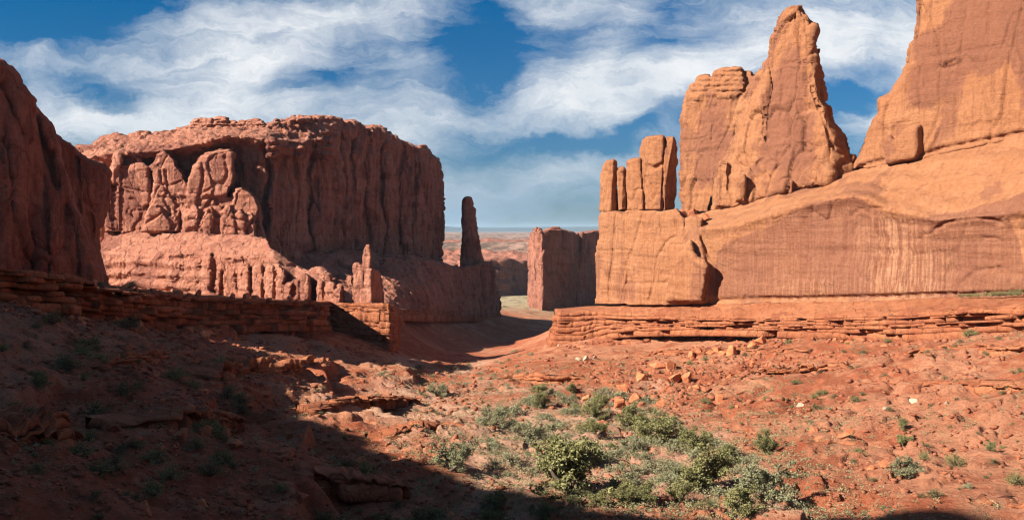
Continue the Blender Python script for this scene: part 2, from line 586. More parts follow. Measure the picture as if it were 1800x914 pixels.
class Rock:
    """collects slabs of rock (outline + depth relief + thickness) and fuses them into one weathered mesh"""
    def __init__(self):
        self.v, self.f, self.nv = [], [], 0

    def add(self, poly, depth, thick, R=0.0, Rm=0.0, off=None, cracks=(), step=2.0, noise=0.0, seed=0):
        """poly: outline; depth: f(px)->distance or number; R: rounding of the rim in pixels, Rm its depth in metres;
        off: extra relief f(px,py) in metres (positive = further back); cracks: (polyline, width px, depth m)"""
        poly = np.asarray(poly, float)
        x0, y0 = poly.min(0) - step
        x1, y1 = poly.max(0) + step
        nx, ny = int((x1 - x0) / step) + 2, int((y1 - y0) / step) + 2
        gx = x0 + step * np.arange(nx)
        gy = y0 + step * np.arange(ny)
        GX, GY = np.meshgrid(gx, gy, indexing='ij')
        # uneven outline
        if noise:
            q = np.stack([GX.ravel() / 14, GY.ravel() / 14, 0 * GX.ravel()], -1)
            jx = (fbm(q, 3, seed + 3) * noise).reshape(GX.shape)
            jy = (fbm(q + 50, 3, seed + 5) * noise).reshape(GX.shape)
        else:
            jx = jy = 0
        ins, dist = poly_mask(poly, GX + jx, GY + jy)
        Yf = np.broadcast_to(np.asarray(depth(GX) if callable(depth) else depth, float), GX.shape).copy()
        if off is not None:
            Yf += off(GX, GY)
        if R > 0:
            e = np.clip(1 - dist / R, 0, 1)
            Yf += Rm * (1 - np.clip(1 - e ** 2.8, 0, 1) ** (1 / 2.8))
        for ln, w, d in cracks:
            Yf += d * np.exp(-(line_dist(ln, GX, GY) / w) ** 2)
        Yb = np.broadcast_to(np.asarray(depth(GX) if callable(depth) else depth, float), GX.shape) + thick
        Yb = np.maximum(Yb, Yf + 0.8)
        cell = ins[:-1, :-1] & ins[1:, :-1] & ins[:-1, 1:] & ins[1:, 1:]
        front = P(GX, GY, Yf).reshape(-1, 3)
        back = P(GX, GY, Yb).reshape(-1, 3)
        idx = np.arange(nx * ny).reshape(nx, ny)
        N = nx * ny
        ci, cj = np.nonzero(cell)
        a, b, c, d = idx[ci, cj], idx[ci + 1, cj], idx[ci + 1, cj + 1], idx[ci, cj + 1]
        F = [np.stack([a, d, c, b], -1), np.stack([a, b, c, d], -1) + N]
        pad = np.zeros((cell.shape[0] + 2, cell.shape[1] + 2), bool)
        pad[1:-1, 1:-1] = cell
        for (di, dj, e0, e1) in ((-1, 0, (0, 0), (0, 1)), (1, 0, (1, 1), (1, 0)), (0, -1, (1, 0), (0, 0)), (0, 1, (0, 1), (1, 1))):
            m = cell & ~pad[1 + di:1 + di + cell.shape[0], 1 + dj:1 + dj + cell.shape[1]]
            i, j = np.nonzero(m)
            p0 = idx[i + e0[0], j + e0[1]]
            p1 = idx[i + e1[0], j + e1[1]]
            F.append(np.stack([p0, p1, p1 + N, p0 + N], -1))
        F = np.concatenate(F)
        V = np.concatenate([front, back])
        used = np.zeros(len(V), bool)
        used[F.ravel()] = True
        remap = np.cumsum(used) - 1
        self.v.append(V[used])
        self.f.append(remap[F] + self.nv)
        self.nv += int(used.sum())

    def build(self, name, mat, voxel, base, disp=None, parent=None, smooth_it=2, attrs=None):
        V = np.concatenate(self.v)
        Fc = np.concatenate(self.f)
        me = mesh_from(name, V, Fc, None)
        o = obj(name, me)
        md = o.modifiers.new('fuse', 'REMESH')
        md.mode = 'VOXEL'
        md.voxel_size = voxel
        md.use_smooth_shade = True
        if smooth_it:
            sm = o.modifiers.new('soft', 'SMOOTH')
            sm.factor = 0.5
            sm.iterations = smooth_it
        dg = bpy.context.evaluated_depsgraph_get()
        ev = o.evaluated_get(dg)
        me2 = bpy.data.meshes.new_from_object(ev)
        bpy.data.objects.remove(o)
        bpy.data.meshes.remove(me)
        me2.name = name
        me2.materials.clear()
        me2.materials.append(mat)
        co = get_co(me2)
        if disp is not None:
            for fn in (disp if isinstance(disp, (list, tuple)) else [disp]):
                no = get_no(me2)
                co = co + fn(co, no)
                set_co(me2, co)
        if attrs is not None:
            pix = to_px(co)
            for nm, fn in attrs.items():
                set_attr(me2, nm, fn(pix[:, 0], pix[:, 1]))
        base = np.asarray(base, float)
        set_co(me2, co - base)
        me2.polygons.foreach_set('use_smooth', [True] * len(me2.polygons))
        o = obj(name, me2, parent)
        if parent is None:
            o.location = base
        return o


def to_px(co):
    dY = co[:, 1] * CP - co[:, 2] * SP
    up = co[:, 1] * SP + co[:, 2] * CP
    return np.stack([900 + F_PX * co[:, 0] / dY, 457 - F_PX * up / dY], -1)


def weather(rib=0.6, ribw=3.0, bed=0.25, bedh=1.2, lump=0.8, lumpw=9.0, fine=0.12, crack=0.5, crackw=7.0, seed=0, alcove=0.0, crackz=2.4, sub=0.36):
    """displacement along the normal: vertical ribs, bedding, lumps, joints, grain"""
    def fn(co, no):
        steep = 1 - np.abs(no[:, 2])
        d = lump * fbm(co / lumpw, 3, seed)
        wx = co + 2.5 * np.stack([vnoise(co / 11, seed + 21), vnoise(co / 11 + 9, seed + 22), 0 * co[:, 0]], -1)
        r = fbm(wx * np.array([1 / ribw, 1 / ribw, 1 / (ribw * 9)]), 3, seed + 31)
        r = 1 - 2.2 * np.abs(r)
        d += rib * steep * r
        b = fbm(np.stack([co[:, 0] / 30, co[:, 1] / 30, co[:, 2] / bedh], -1) + 0.4 * vnoise(co / 6, seed + 4)[:, None], 3, seed + 41)
        d += bed * (0.35 + 0.65 * steep) * b
        if crack:
            q = wx * np.array([1 / crackw, 1 / crackw, 1 / (crackw * crackz)])
            f1, f2, cid, tilt = worley(q + 0.12 * np.stack([vnoise(q * 2.1 + 3 * k, seed + 80 + k) for k in range(3)], -1), seed + 51)
            d += crack * (0.3 + 0.7 * steep) * ((cid - 0.5) * 1.2 + 1.5 * tilt - 0.8 * np.exp(-((f2 - f1) / 0.06) ** 2))
            q2 = wx * np.array([1 / crackw, 1 / crackw, 1 / (crackw * (crackz * .5))]) * 2.7
            f1, f2, cid, tilt = worley(q2, seed + 56)
            d += sub * crack * ((cid - 0.5) * 1.2 + 1.8 * tilt - 0.5 * np.exp(-((f2 - f1) / 0.08) ** 2))
        if alcove:
            a = fbm(co / np.array([14, 14, 9]), 2, seed + 71)
            d -= alcove * smooth01((a - 0.25) / 0.35)
        d += fine * fbm(co / 0.9, 4, seed + 61)
        return no * d[:, None]
    return fn


def pits(amount, size, seed=0, lim=0.3):
    """stretched hollows along the bedding, with shadowed lips"""
    def fn(co, no):
        q = co / np.array([size * 2.2, size * 2.2, size * 0.55])
        a = fbm(q + 0.5 * vnoise(co / size, seed)[:, None], 3, seed + 1)
        return no * (-amount * smooth01((a - 0.08) / lim))[:, None]
    return fn


def creases(knots_top, knots_bot, ytop, ybot):
    """folded relief: depth by column, sheared between a top and a bottom row; knots (px, metres)"""
    kt, kb = np.asarray(knots_top, float), np.asarray(knots_bot, float)

    def fn(X, Y):
        t = np.clip((Y - ytop) / (ybot - ytop), 0, 1)
        out = np.zeros(X.shape)
        n = len(kt)
        xs = kt[None, :, 0] * (1 - t.ravel()[:, None]) + kb[None, :, 0] * t.ravel()[:, None]
        os_ = kt[None, :, 1] * (1 - t.ravel()[:, None]) + kb[None, :, 1] * t.ravel()[:, None]
        x = X.ravel()
        r = np.where(x <= xs[:, 0], os_[:, 0], os_[:, -1])
        for i in range(n - 1):
            m = (x >= xs[:, i]) & (x < xs[:, i + 1])
            w = (x - xs[:, i]) / np.maximum(xs[:, i + 1] - xs[:, i], 1e-6)
            r = np.where(m, os_[:, i] * (1 - w) + os_[:, i + 1] * w, r)
        return r.reshape(X.shape)
    return fn


def boundary(pts):
    pts = np.asarray(pts, float)
    return lambda X: np.interp(X, pts[:, 0], pts[:, 1])


def column_poly(x0, x1, yt, yb, lean=0.0, flat=0.35):
    w = x1 - x0
    h = w * flat
    return [(x0, yb), (x0 + lean * .3, yt + h), (x0 + w * .15 + lean, yt + h * .35), (x0 + w * .38 + lean, yt), (x0 + w * .65 + lean, yt + h * .05),
            (x0 + w * .88 + lean, yt + h * .4), (x1 + lean * .3, yt + h * 1.1), (x1, yb)]


# ---------------------------------------------------------------- right hand fin
R_PLANE = Plane(1050, 255, 1800, 150)
fin_base = P(1500, 522, R_PLANE(1500))
fin = empty('sandstone_fin', fin_base)
tag(fin, 'huge sunlit orange sandstone fin with a tall pinnacle and finger columns', 'rock fin')

top_brow = boundary([(1000, 420), (1190, 410), (1240, 402), (1300, 395), (1350, 378), (1400, 364), (1450, 352), (1500, 344), (1530, 352), (1560, 370),
                     (1600, 376), (1650, 388), (1700, 384), (1750, 378), (1800, 370), (1900, 358), (2000, 345)])
fin_foot = boundary([(1000, 400), (1190, 386), (1240, 374), (1262, 368), (1310, 354), (1370, 337), (1440, 323), (1490, 303), (1550, 287), (1620, 277),
                     (1660, 264), (1700, 257), (1800, 237), (1900, 215), (2050, 190)])
base_y = boundary([(1040, 534), (1240, 528), (1400, 525), (1600, 520), (1800, 514), (2050, 505)])


def apron_off(X, Y):
    b, f = top_brow(X), fin_foot(X)
    t = np.clip((b - Y) / np.maximum(b - f, 1), 0, 1.2)
    t = np.maximum(t + 0.03 * np.sin(t * 21 + X / 45.0) * (t > 0.05), 0)
    below = np.clip((Y - b) / 140.0, 0, 1)
    o = 15.0 * t ** 1.15 - 0.6 * np.exp(-((Y - b) / 10.0) ** 2)
    o += 1.2 * np.sin(below * math.pi) * 0.8          # the wall is slightly hollow under the brow
    o += 1.2 * np.exp(-((base_y(X) - Y) / 3.5) ** 2)   # undercut at the foot
    return o


rk = Rock()
xs = np.arange(1185, 2051, 15)
poly = [(x, fin_foot(x) - 3) for x in xs] + [(x, base_y(x) + 10) for x in xs[::-1]]
rk.add(poly, R_PLANE, 40, off=apron_off, step=2.0, cracks=[
    ([(1642, 405), (1660, 392), (1690, 386), (1720, 384), (1745, 386), (1760, 392)], 2.0, 1.3),
    ([(1730, 418), (1748, 417), (1765, 426)], 1.5, .9), ([(1617, 420), (1625, 412), (1640, 410)], 1.5, .7),
    ([(1495, 380), (1510, 368), (1520, 366)], 1.5, .6), ([(1257, 462), (1275, 470), (1300, 462)], 1.3, .4),
    ([(1530, 366), (1560, 366)], 1.5, .8),
    ([(1680, 515), (1690, 498), (1715, 476), (1760, 470)], 2, .8),
    ([(1280, 508), (1286, 494)], 1.0, .35), ([(1294, 508), (1298, 494)], 1.0, .35), ([(1306, 508), (1311, 492)], 1.0, .35), ([(1330, 508), (1337, 494)], 1.0, .35),
    ([(1620, 330), (1650, 318), (1690, 313)], 2.0, .6), ([(1700, 352), (1730, 345), (1800, 335)], 2.0, .5)])
# the jointed block under the fingers, with its dark side to the right
blk = [(1046, 536), (1047, 450), (1052, 420), (1054, 372), (1085, 370), (1110, 368), (1165, 372), (1190, 367), (1203, 384), (1216, 378), (1236, 384),
       (1230, 420), (1240, 440), (1248, 456), (1257, 460), (1258, 532), (1150, 538)]
rk.add(blk, R_PLANE, 22, R=3, Rm=0.8, step=2.0, noise=1.0,
       off=creases([(1047, 0), (1060, -2.5), (1150, -3.0), (1190, -1.5), (1220, 0), (1230, 1), (1258, 3)], [(1047, -1), (1060, -2.8), (1160, -3.4), (1225, -3.2), (1240, -2.5), (1245, -.6), (1258, .8)], 372, 470),
       cracks=[([(1084, 372), (1080, 420), (1078, 455), (1070, 500), (1072, 532)], 2.0, 1.1), ([(1052, 441), (1105, 439), (1108, 468), (1080, 466)], 1.3, .6),
               ([(1131, 374), (1124, 400), (1112, 440), (1104, 480), (1098, 530)], 1.8, .9), ([(1162, 384), (1164, 420), (1170, 432), (1156, 452), (1150, 500), (1140, 530)], 1.8, .9),
               ([(1100, 498), (1180, 497), (1236, 494)], 1.2, .5), ([(1170, 430), (1178, 420), (1190, 415), (1190, 398), (1188, 385)], 1.8, 1.0),
               ([(1205, 385), (1204, 415), (1215, 432), (1224, 450)], 2.0, 1.0), ([(1190, 470), (1178, 490), (1164, 500), (1164, 530)], 1.6, .8),
               ([(1176, 430), (1204, 430)], 1.2, .6), ([(1110, 440), (1090, 500), (1086, 532)], 1.5, .6)])
# ragged broken rib descending the middle of the block
rk.add([(1180, 470), (1190, 448), (1204, 440), (1212, 418), (1220, 440), (1226, 452), (1240, 456), (1244, 470), (1236, 530), (1170, 532)], lambda X: R_PLANE(X) - 6.0, 10, R=10, Rm=2.5, noise=3, seed=4)
fin_wall = rk


def in_poly_attr(poly, soft=6.0):
    def fn(x, y):
        ins, d = poly_mask(poly, x, y)
        return np.where(ins, np.clip(.5 + d / soft * .5, 0, 1), np.clip(.5 - d / soft * .5, 0, 1))
    return fn


VARN = in_poly_attr([(1236, 520), (1258, 470), (1262, 440), (1300, 415), (1340, 405), (1390, 372), (1440, 356), (1500, 345), (1516, 350), (1530, 360), (1560, 380), (1600, 383),
                     (1640, 378), (1680, 372), (1720, 362), (1762, 350), (1830, 332), (1990, 300), (1990, 370), (1800, 372), (1770, 380), (1790, 420), (1800, 470), (1860, 520), (1700, 524), (1400, 524)], 14)


def varn(x, y):
    v = VARN(x, y)
    up = in_poly_attr([(1600, 60), (1640, 40), (1700, -40), (1990, -40), (1990, 190), (1840, 220), (1790, 190), (1770, 120), (1700, 150), (1640, 200), (1600, 190), (1590, 150)], 40)(x, y) * .85
    t1 = in_poly_attr([(1200, 350), (1205, 200), (1270, 170), (1300, 240), (1260, 330)], 40)(x, y) * .75
    t2 = in_poly_attr([(1350, 100), (1420, 50), (1440, 180), (1440, 300), (1330, 320), (1290, 340), (1320, 240)], 40)(x, y) * .72
    return np.maximum.reduce([v, up, t1, t2])


def wash(x, y):
    a = np.exp(-((x - 1572) / 42.0) ** 2) * smooth01((y - 372) / 30) + 0.8 * np.exp(-((x - 1625) / 35.0) ** 2) * smooth01((y - 430) / 30) \
        + 0.5 * np.exp(-((x - 1440) / 70.0) ** 2) * smooth01((y - 480) / 25) + .25 * smooth01((y - 350) / 30)
    return np.clip(a, 0, 1)


ATT = {'varnish': varn, 'wash': wash}
FIN_W = [weather(rib=0.08, ribw=4, bed=0.26, bedh=1.4, lump=0.5, lumpw=18, fine=0.06, crack=0.20, crackw=10, seed=5)]
fin_wall.build('base_wall', M_RIGHT, 0.27, fin_base, FIN_W, fin, 1, ATT)

# upper fin wall at the right edge, running out of the frame above
rk = Rock()
rk.add([(1496, 300), (1515, 264), (1526, 235), (1536, 215), (1547, 196), (1548, 172), (1556, 168), (1566, 166), (1590, 131), (1600, 100), (1604, 80), (1612, 70), (1617, 40), (1614, 18),
        (1610, 0), (1606, -30), (1622, -80), (1700, -120), (1850, -150), (2050, -130), (2050, 210), (1900, 225), (1800, 246), (1700, 266), (1620, 285), (1550, 296)],
       lambda X: R_PLANE(X) + 14.5, 30, R=10, Rm=4, noise=3, seed=9,
       off=lambda X, Y: 1.2 * np.exp(-((fin_foot(X) - 4 - Y) / 3.0) ** 2) + 0.02 * (250 - Y) * .6,
       cracks=[([(1620, 120), (1618, 160), (1622, 215), (1620, 260)], 2.0, .9), ([(1652, 116), (1668, 120), (1682, 114)], 1.8, 1.3), ([(1738, 5), (1740, 60)], 2, .9), ([(1640, 100), (1655, 98)], 1.5, .6),
               ([(1700, 20), (1690, 90), (1684, 160), (1678, 250)], 2.5, .5), ([(1790, 60), (1780, 150), (1776, 230)], 2.5, .6)])
rk.add([(1556, 292), (1556, 258), (1562, 236), (1572, 246), (1590, 228), (1604, 222), (1618, 218), (1621, 232), (1622, 262), (1614, 278)], lambda X: R_PLANE(X) + 12.0, 12, R=9, Rm=1.6, noise=2, seed=3,
       off=creases([(1556, .5), (1606, 0), (1612, .6), (1622, 3)], [(1556, .5), (1608, 0), (1614, .6), (1622, 3)], 220, 280))
rk.build('upper_wall', M_RIGHT, 0.31, fin_base, [weather(rib=0.20, ribw=5, bed=0.18, lump=0.5, lumpw=16, fine=0.07, crack=0.55, crackw=11, crackz=3.5, sub=.2, seed=15)], fin, 1, ATT)

# pinnacle
rk = Rock()
rk.add([(1252, 372), (1262, 330), (1275, 287), (1292, 240), (1312, 200), (1328, 165), (1340, 150), (1345, 115), (1352, 96), (1357, 60), (1366, 32), (1376, 18), (1390, 9), (1406, 11),
        (1416, 26), (1430, 40), (1432, 70), (1430, 105), (1438, 150), (1444, 180), (1456, 186), (1458, 210), (1470, 232), (1486, 262), (1498, 294), (1498, 318), (1440, 330), (1370, 344), (1310, 362)],
       lambda X: R_PLANE(X) + 13.0, 16, R=12, Rm=4, noise=2.5, seed=21,
       off=lambda X, Y: 0.03 * (330 - Y) + creases([(1340, 3), (1358, 0), (1420, 0), (1432, 5)], [(1255, 4), (1276, 0), (1470, 0), (1500, 5)], 40, 330)(X, Y),
       cracks=[([(1352, 100), (1358, 150), (1352, 190), (1348, 245)], 2.5, 1.6), ([(1346, 170), (1342, 235)], 2, 1.2), ([(1376, 150), (1372, 220)], 2, .6), ([(1336, 310), (1330, 290), (1340, 280)], 2.2, 1.3),
               ([(1368, 270), (1366, 300)], 2, .9), ([(1402, 106), (1378, 112), (1440, 110)], 1.6, .7), ([(1350, 60), (1420, 56)], 1.6, .5), ([(1393, 25), (1412, 40), (1425, 32)], 2.0, .7),
               ([(1425, 110), (1428, 160), (1450, 215), (1468, 262)], 2.5, 1.0)])
rk.add([(1420, 60), (1428, 38), (1436, 42), (1437, 62), (1432, 74), (1436, 108), (1444, 150), (1448, 184), (1466, 214), (1482, 240), (1487, 262), (1488, 282), (1470, 285), (1440, 200)],
       lambda X: R_PLANE(X) + 19 + 0.22 * (X - 1420), 10, R=6, Rm=3, noise=2, seed=8)
rk.add([(1484, 272), (1504, 271), (1505, 280), (1497, 292), (1483, 296)], lambda X: R_PLANE(X) + 24, 8, R=5, Rm=2)
for (x0, x1, yt, yb, d) in ((1288, 1310, 303, 356, 10.0), (1366, 1395, 314, 342, 11.0), (1410, 1462, 283, 330, 11.5), (1255, 1280, 280, 366, 12.0)):
    rk.add(column_poly(x0, x1, yt, yb, lean=4), lambda X, d=d: R_PLANE(X) + d, 8, R=9, Rm=2.0, noise=2, seed=int(x0))
rk.build('pinnacle', M_RIGHT, 0.31, fin_base, [weather(rib=0.30, ribw=4, bed=0.18, lump=0.4, lumpw=9, fine=0.08, crack=0.85, crackw=7, crackz=3, sub=.25, seed=25)], fin, 1, ATT)

# slab tower left of the pinnacle, with a layered drum on top
T_PLANE = Plane(1197, 264, 1345, 238)
rk = Rock()
rk.add([(1197, 395), (1197, 300), (1198, 205), (1203, 177), (1214, 167), (1230, 158), (1250, 152), (1268, 168), (1290, 172), (1306, 160), (1316, 142), (1330, 124), (1346, 116), (1352, 200), (1330, 300), (1300, 392)],
       T_PLANE, 14, R=9, Rm=4, noise=2, seed=31, off=lambda X, Y: 0.025 * (380 - Y),
       cracks=[([(1254, 220), (1252, 245)], 2, 1.4), ([(1262, 150), (1268, 165), (1280, 175)], 2.2, 1.6), ([(1228, 270), (1226, 360)], 2, .7), ([(1300, 200), (1290, 260), (1280, 330)], 3, 1.0)])
grooves = [([(1200, y + 1), (1320, y)], 1.6, 1.0) for y in (126, 135, 143, 152, 161)]
rk.add([(1262, 176), (1254, 160), (1250, 148), (1252, 134), (1256, 124), (1272, 118), (1300, 117), (1306, 122), (1308, 136), (1312, 148), (1306, 162), (1296, 176)], lambda X: T_PLANE(X) + 4.0, 9, R=12, Rm=3, noise=1.5, seed=2, cracks=grooves)
rk.add([(1204, 180), (1208, 162), (1214, 158), (1211, 150), (1220, 146), (1232, 148), (1236, 160), (1240, 180)], lambda X: T_PLANE(X) + 4.5, 7, R=7, Rm=2.5, noise=1.5, seed=4, cracks=grooves)
rk.add([(1222, 170), (1224, 144), (1230, 133), (1244, 130), (1254, 136), (1258, 150), (1258, 172)], lambda X: T_PLANE(X) + 4.5, 7, R=8, Rm=2.5, noise=1.5, seed=5, cracks=grooves)
rk.add([(1304, 150), (1304, 130), (1310, 124), (1322, 126), (1326, 140), (1322, 155)], lambda X: T_PLANE(X) + 7, 6, R=7, Rm=2.5, noise=1, seed=6)
rk.build('slab_tower', M_RIGHT, 0.34, fin_base, [weather(rib=0.25, ribw=4, bed=0.3, bedh=1.2, lump=0.6, lumpw=8, fine=0.12, crack=0.35, crackw=6, seed=35)], fin, 1, ATT)

# finger columns
FING = [
    ([(1054, 373), (1055, 330), (1058, 300), (1067, 284), (1078, 279), (1085, 283), (1086, 310), (1085, 373)],
     creases([(1054, 2), (1072, 0), (1077, .4), (1086, 4)], [(1054, 2), (1069, 0), (1074, .6), (1086, 4.5)], 285, 370), -1.0),
    ([(1084, 372), (1085, 302), (1090, 292), (1097, 294), (1102, 306), (1104, 371)],
     creases([(1085, 1.2), (1094, 0), (1104, 3)], [(1085, 1), (1092, 0), (1104, 3)], 295, 370), 0.5),
    ([(1103, 371), (1100, 305), (1104, 283), (1115, 276), (1127, 278), (1130, 300), (1131, 330), (1138, 355), (1138, 371)],
     creases([(1102, 2), (1112, 0), (1124, .6), (1131, 4)], [(1102, 1.5), (1112, 0), (1130, .8), (1139, 4)], 280, 370), -1.0),
    ([(1136, 370), (1131, 330), (1125, 290), (1126, 264), (1130, 246), (1142, 239), (1166, 238), (1168, 240), (1168, 300), (1167, 371)],
     creases([(1125, 3), (1147, -.6), (1166, .6), (1170, 3)], [(1130, 2), (1142, .4), (1160, 0.6), (1172, 4)], 245, 370), -1.5),
    ([(1165, 371), (1166, 300), (1168, 241), (1186, 240), (1189, 262), (1191, 285), (1188, 340), (1184, 371)],
     creases([(1166, .5), (1182, .3), (1185, 1), (1191, 7)], [(1164, .0), (1169, .5), (1176, 4), (1188, 9)], 250, 330), -0.2),
]
for k, (poly, off, dd) in enumerate(FING):
    rk = Rock()
    cr = []
    if k == 2:
        cr = [([(1106, 337), (1122, 334), (1133, 331)], 1.2, .9)]
    if k == 3:
        cr = [([(1142, 325), (1168, 326)], 1.2, .5), ([(1140, 292), (1150, 296), (1166, 288)], 3.0, 1.6), ([(1155, 296), (1156, 370)], 1.2, .4)]
    if k == 0:
        cr = [([(1075, 284), (1074, 308)], 1.4, 1.0)]
    rk.add(poly, lambda X, dd=dd: R_PLANE(X) + dd, 11, R=4, Rm=1.6, off=off, cracks=cr, noise=1.2, seed=60 + k, step=1.5)
    rk.build('finger_column', M_RIGHT, 0.30, fin_base, [weather(rib=0.12, bed=0.12, lump=0.35, lumpw=5, fine=0.08, crack=0.25, crackw=5, seed=66 + k)], fin, 2, ATT)

# ---------------------------------------------------------------- butte on the left of the valley
L1 = Plane(180, 300, 690, 240)      # sunlit lower wall facing the viewpoint
L2 = Plane(470, 300, 770, 408)      # shaded upper wall turning away
L3 = Plane(690, 292, 875, 436)      # shaded foot of the butte
butte_base = P(500, 530, 275)
butte = empty('sandstone_butte', butte_base)
tag(butte, 'massive flat-topped butte with ribbed shaded cliff above pink sunlit buttresses', 'butte')


def L2L(X):
    return np.where(X < 470, 300 + (470 - X) * 0.03, L2(np.maximum(X, 470)))


skyline = [(120, 262), (135, 257), (165, 257), (175, 246), (186, 238), (205, 236), (228, 240), (245, 232), (258, 232), (266, 236), (300, 231), (330, 225), (345, 218), (430, 222), (470, 220),
           (500, 212), (520, 207), (555, 205), (597, 208), (602, 216), (606, 211), (620, 212), (632, 217), (640, 226), (652, 222), (664, 222), (672, 229), (690, 238), (720, 254), (735, 257), (752, 262), (756, 271), (768, 279),
           (771, 290), (774, 320), (776, 350), (775, 400), (771, 462)]


def butte_off(X, Y):
    sky = np.interp(X, [p[0] for p in skyline], [p[1] for p in skyline])
    brow = np.interp(X, [120, 180, 240, 300, 360, 400, 440, 470, 520, 560, 600, 700, 776], [290, 268, 268, 262, 250, 238, 240, 246, 262, 236, 226, 240, 285])
    top = np.clip((brow - Y) / np.maximum(brow - sky, 6), 0, 1.3)
    o = np.where(X < 600, np.interp(X, [120, 470, 560, 600], [20, 24, 12, 3]), 3) * top
    under = np.clip((Y - brow) / 26.0, 0, 1)
    o += np.interp(X, [120, 180, 230, 330, 440, 480, 530, 600], [2, 4, 9, 11, 9, 5, 3, 1]) * smooth01(under)
    e = np.clip((X - 735) / 41.0, 0, 1)
    o += 16 * (1 - np.sqrt(1 - np.clip(e, 0, .999) ** 2))
    # columns of the shaded wall
    for x, w, d in ((468, 5, 4.5), (517, 5, 2.0), (545, 4, 2.6), (599, 4, 3.5), (622, 4, 2.2), (640, 6, 3.0), (672, 4, 2.6), (702, 5, 2.4), (726, 4, 2.2), (748, 3, 1.8)):
        xx = X + 4 * np.sin(Y / 37.0 + x) + 2 * np.sin(Y / 13.0 + 2 * x)
        o += 1.7 * d * np.exp(-((xx - x) / w) ** 2) * smooth01((Y - brow + 10) / 20)
    o += 1.8 * np.sin((X + 5 * np.sin(Y / 50.0)) / 8.5) * smooth01((X - 470) / 40) * smooth01((Y - brow) / 30)
    o -= 3.0 * smooth01((Y - 380) / 80) * (X > 470)
    rim = smooth01((X - 455) / 30) * smooth01((600 - X) / 20) * smooth01((300 - Y) / 30)
    o += rim * (1.1 * np.sin(Y / 2.1 + np.sin(X / 11.0)) - 4.0 * smooth01((Y - 236) / 12) * smooth01((286 - Y + 8 * np.sin(X / 9.0)) / 14))
    return o


rk = Rock()
rk.add(skyline + [(765, 480), (700, 500), (500, 500), (120, 470)], L2L, 70, off=butte_off, step=2.0, noise=1.6, seed=2)
upper = rk
# shaded sloping foot
foot_top = boundary([(460, 470), (560, 440), (640, 438), (700, 446), (760, 458), (778, 462), (800, 466), (850, 460), (870, 480)])


def foot_off(X, Y):
    t = np.clip((548 - Y) / np.maximum(548 - foot_top(X), 5), 0, 1)
    return np.interp(X, [480, 690, 780, 875], [38, 50, 16, 6]) * t ** 1.3 + 1.0 * np.sin(X / 23.0 + t * 5)


rk.add([(480, 560), (470, 470), (520, 448), (560, 442), (640, 440), (700, 447), (760, 459), (778, 462), (790, 468), (806, 470), (846, 462), (858, 460), (866, 474), (868, 500), (872, 520), (876, 543), (870, 556)],
       lambda X: np.where(X < 690, 292 - (690 - X) * .1, L3(np.maximum(X, 690))), 50, off=foot_off, step=2.0, noise=1.5, seed=3,
       cracks=[([(735, 480), (750, 505), (758, 520)], 2.5, 2), ([(778, 470), (800, 500), (820, 530)], 2.5, 2.2), ([(725, 515), (728, 530)], 3, 2.5), ([(840, 470), (848, 540)], 2.5, 2), ([(862, 478), (866, 545)], 2, 2)])
butte_w = [weather(rib=0.7, ribw=4.5, bed=0.25, bedh=1.6, lump=0.5, lumpw=14, fine=0.12, crack=1.25, crackw=8, crackz=6, seed=75), weather(rib=0.45, ribw=2.0, bed=0.2, bedh=0.9, lump=0.2, lumpw=4, fine=0.08, crack=0.22, crackw=3.5, crackz=4, seed=76)]
upper.build('upper_cliff', M_BUTTE, 0.5, butte_base, butte_w, butte, 1)

# sunlit lower wall and buttresses
rk = Rock()
low_brow = boundary([(150, 450), (380, 452), (480, 455), (520, 490), (690, 500)])


def low_off(X, Y):
    t = np.clip((low_brow(X) - Y) / 45.0, 0, 1.2)
    return 13 * t ** 1.1 + 0.6 * np.sin(Y / 3.1 + np.sin(X / 30.0)) * smooth01((380 - X) / 60)


rk.add([(140, 545), (150, 450), (176, 430), (184, 408), (240, 406), (300, 410), (345, 405), (370, 412), (440, 412), (470, 418), (478, 436), (500, 450), (514, 462), (530, 468), (550, 478), (590, 500), (604, 510), (606, 545)],
       L1, 26, off=low_off, step=2.0, noise=1.5, seed=12,
       cracks=[([(375, 450), (378, 480), (374, 510), (388, 520)], 4, 3.0), ([(392, 480), (390, 520)], 3.5, 3), ([(400, 455), (415, 480), (418, 512)], 2, 1.2), ([(428, 450), (432, 485), (442, 520)], 2.2, 1.8), ([(436, 470), (458, 500), (462, 522)], 2.2, 2.0),
               ([(330, 450), (322, 480)], 1.5, .7), ([(337, 460), (336, 480)], 1.5, .6), ([(300, 455), (380, 448)], 2, .8), ([(462, 462), (520, 466)], 1.5, 1.0), ([(448, 470), (462, 510)], 1.6, 1.4)])
for (x0, x1, yt, dd, lean) in ((462, 484, 464, -1.5, 2), (482, 504, 466, -2.5, -2), (498, 517, 494, -5, 3), (510, 528, 488, -4.5, 2), (524, 548, 478, -4, -3), (556, 572, 490, -3, -2), (568, 592, 494, -4, 2), (588, 606, 498, -4, 0),
                               (586, 602, 508, -6, 0), (440, 464, 462, -1.0, 3), (418, 442, 458, -.5, 0)):
    rk.add(column_poly(x0 + 1.5, x1 - 1.5, yt, 545, lean), lambda X, dd=dd: L1(X) + dd - 2.5, 10, R=8, Rm=3.2, noise=1.2, seed=int(x0))
rk.add([(536, 495), (538, 480), (548, 470), (562, 467), (576, 473), (586, 485), (590, 502), (560, 510)], lambda X: L1(X) + 2, 12, R=16, Rm=6)
rk.add([(612, 505), (607, 495), (609, 486), (616, 482), (622, 486), (622, 505)], lambda X: L1(X) - 4, 8, R=7, Rm=2.5)
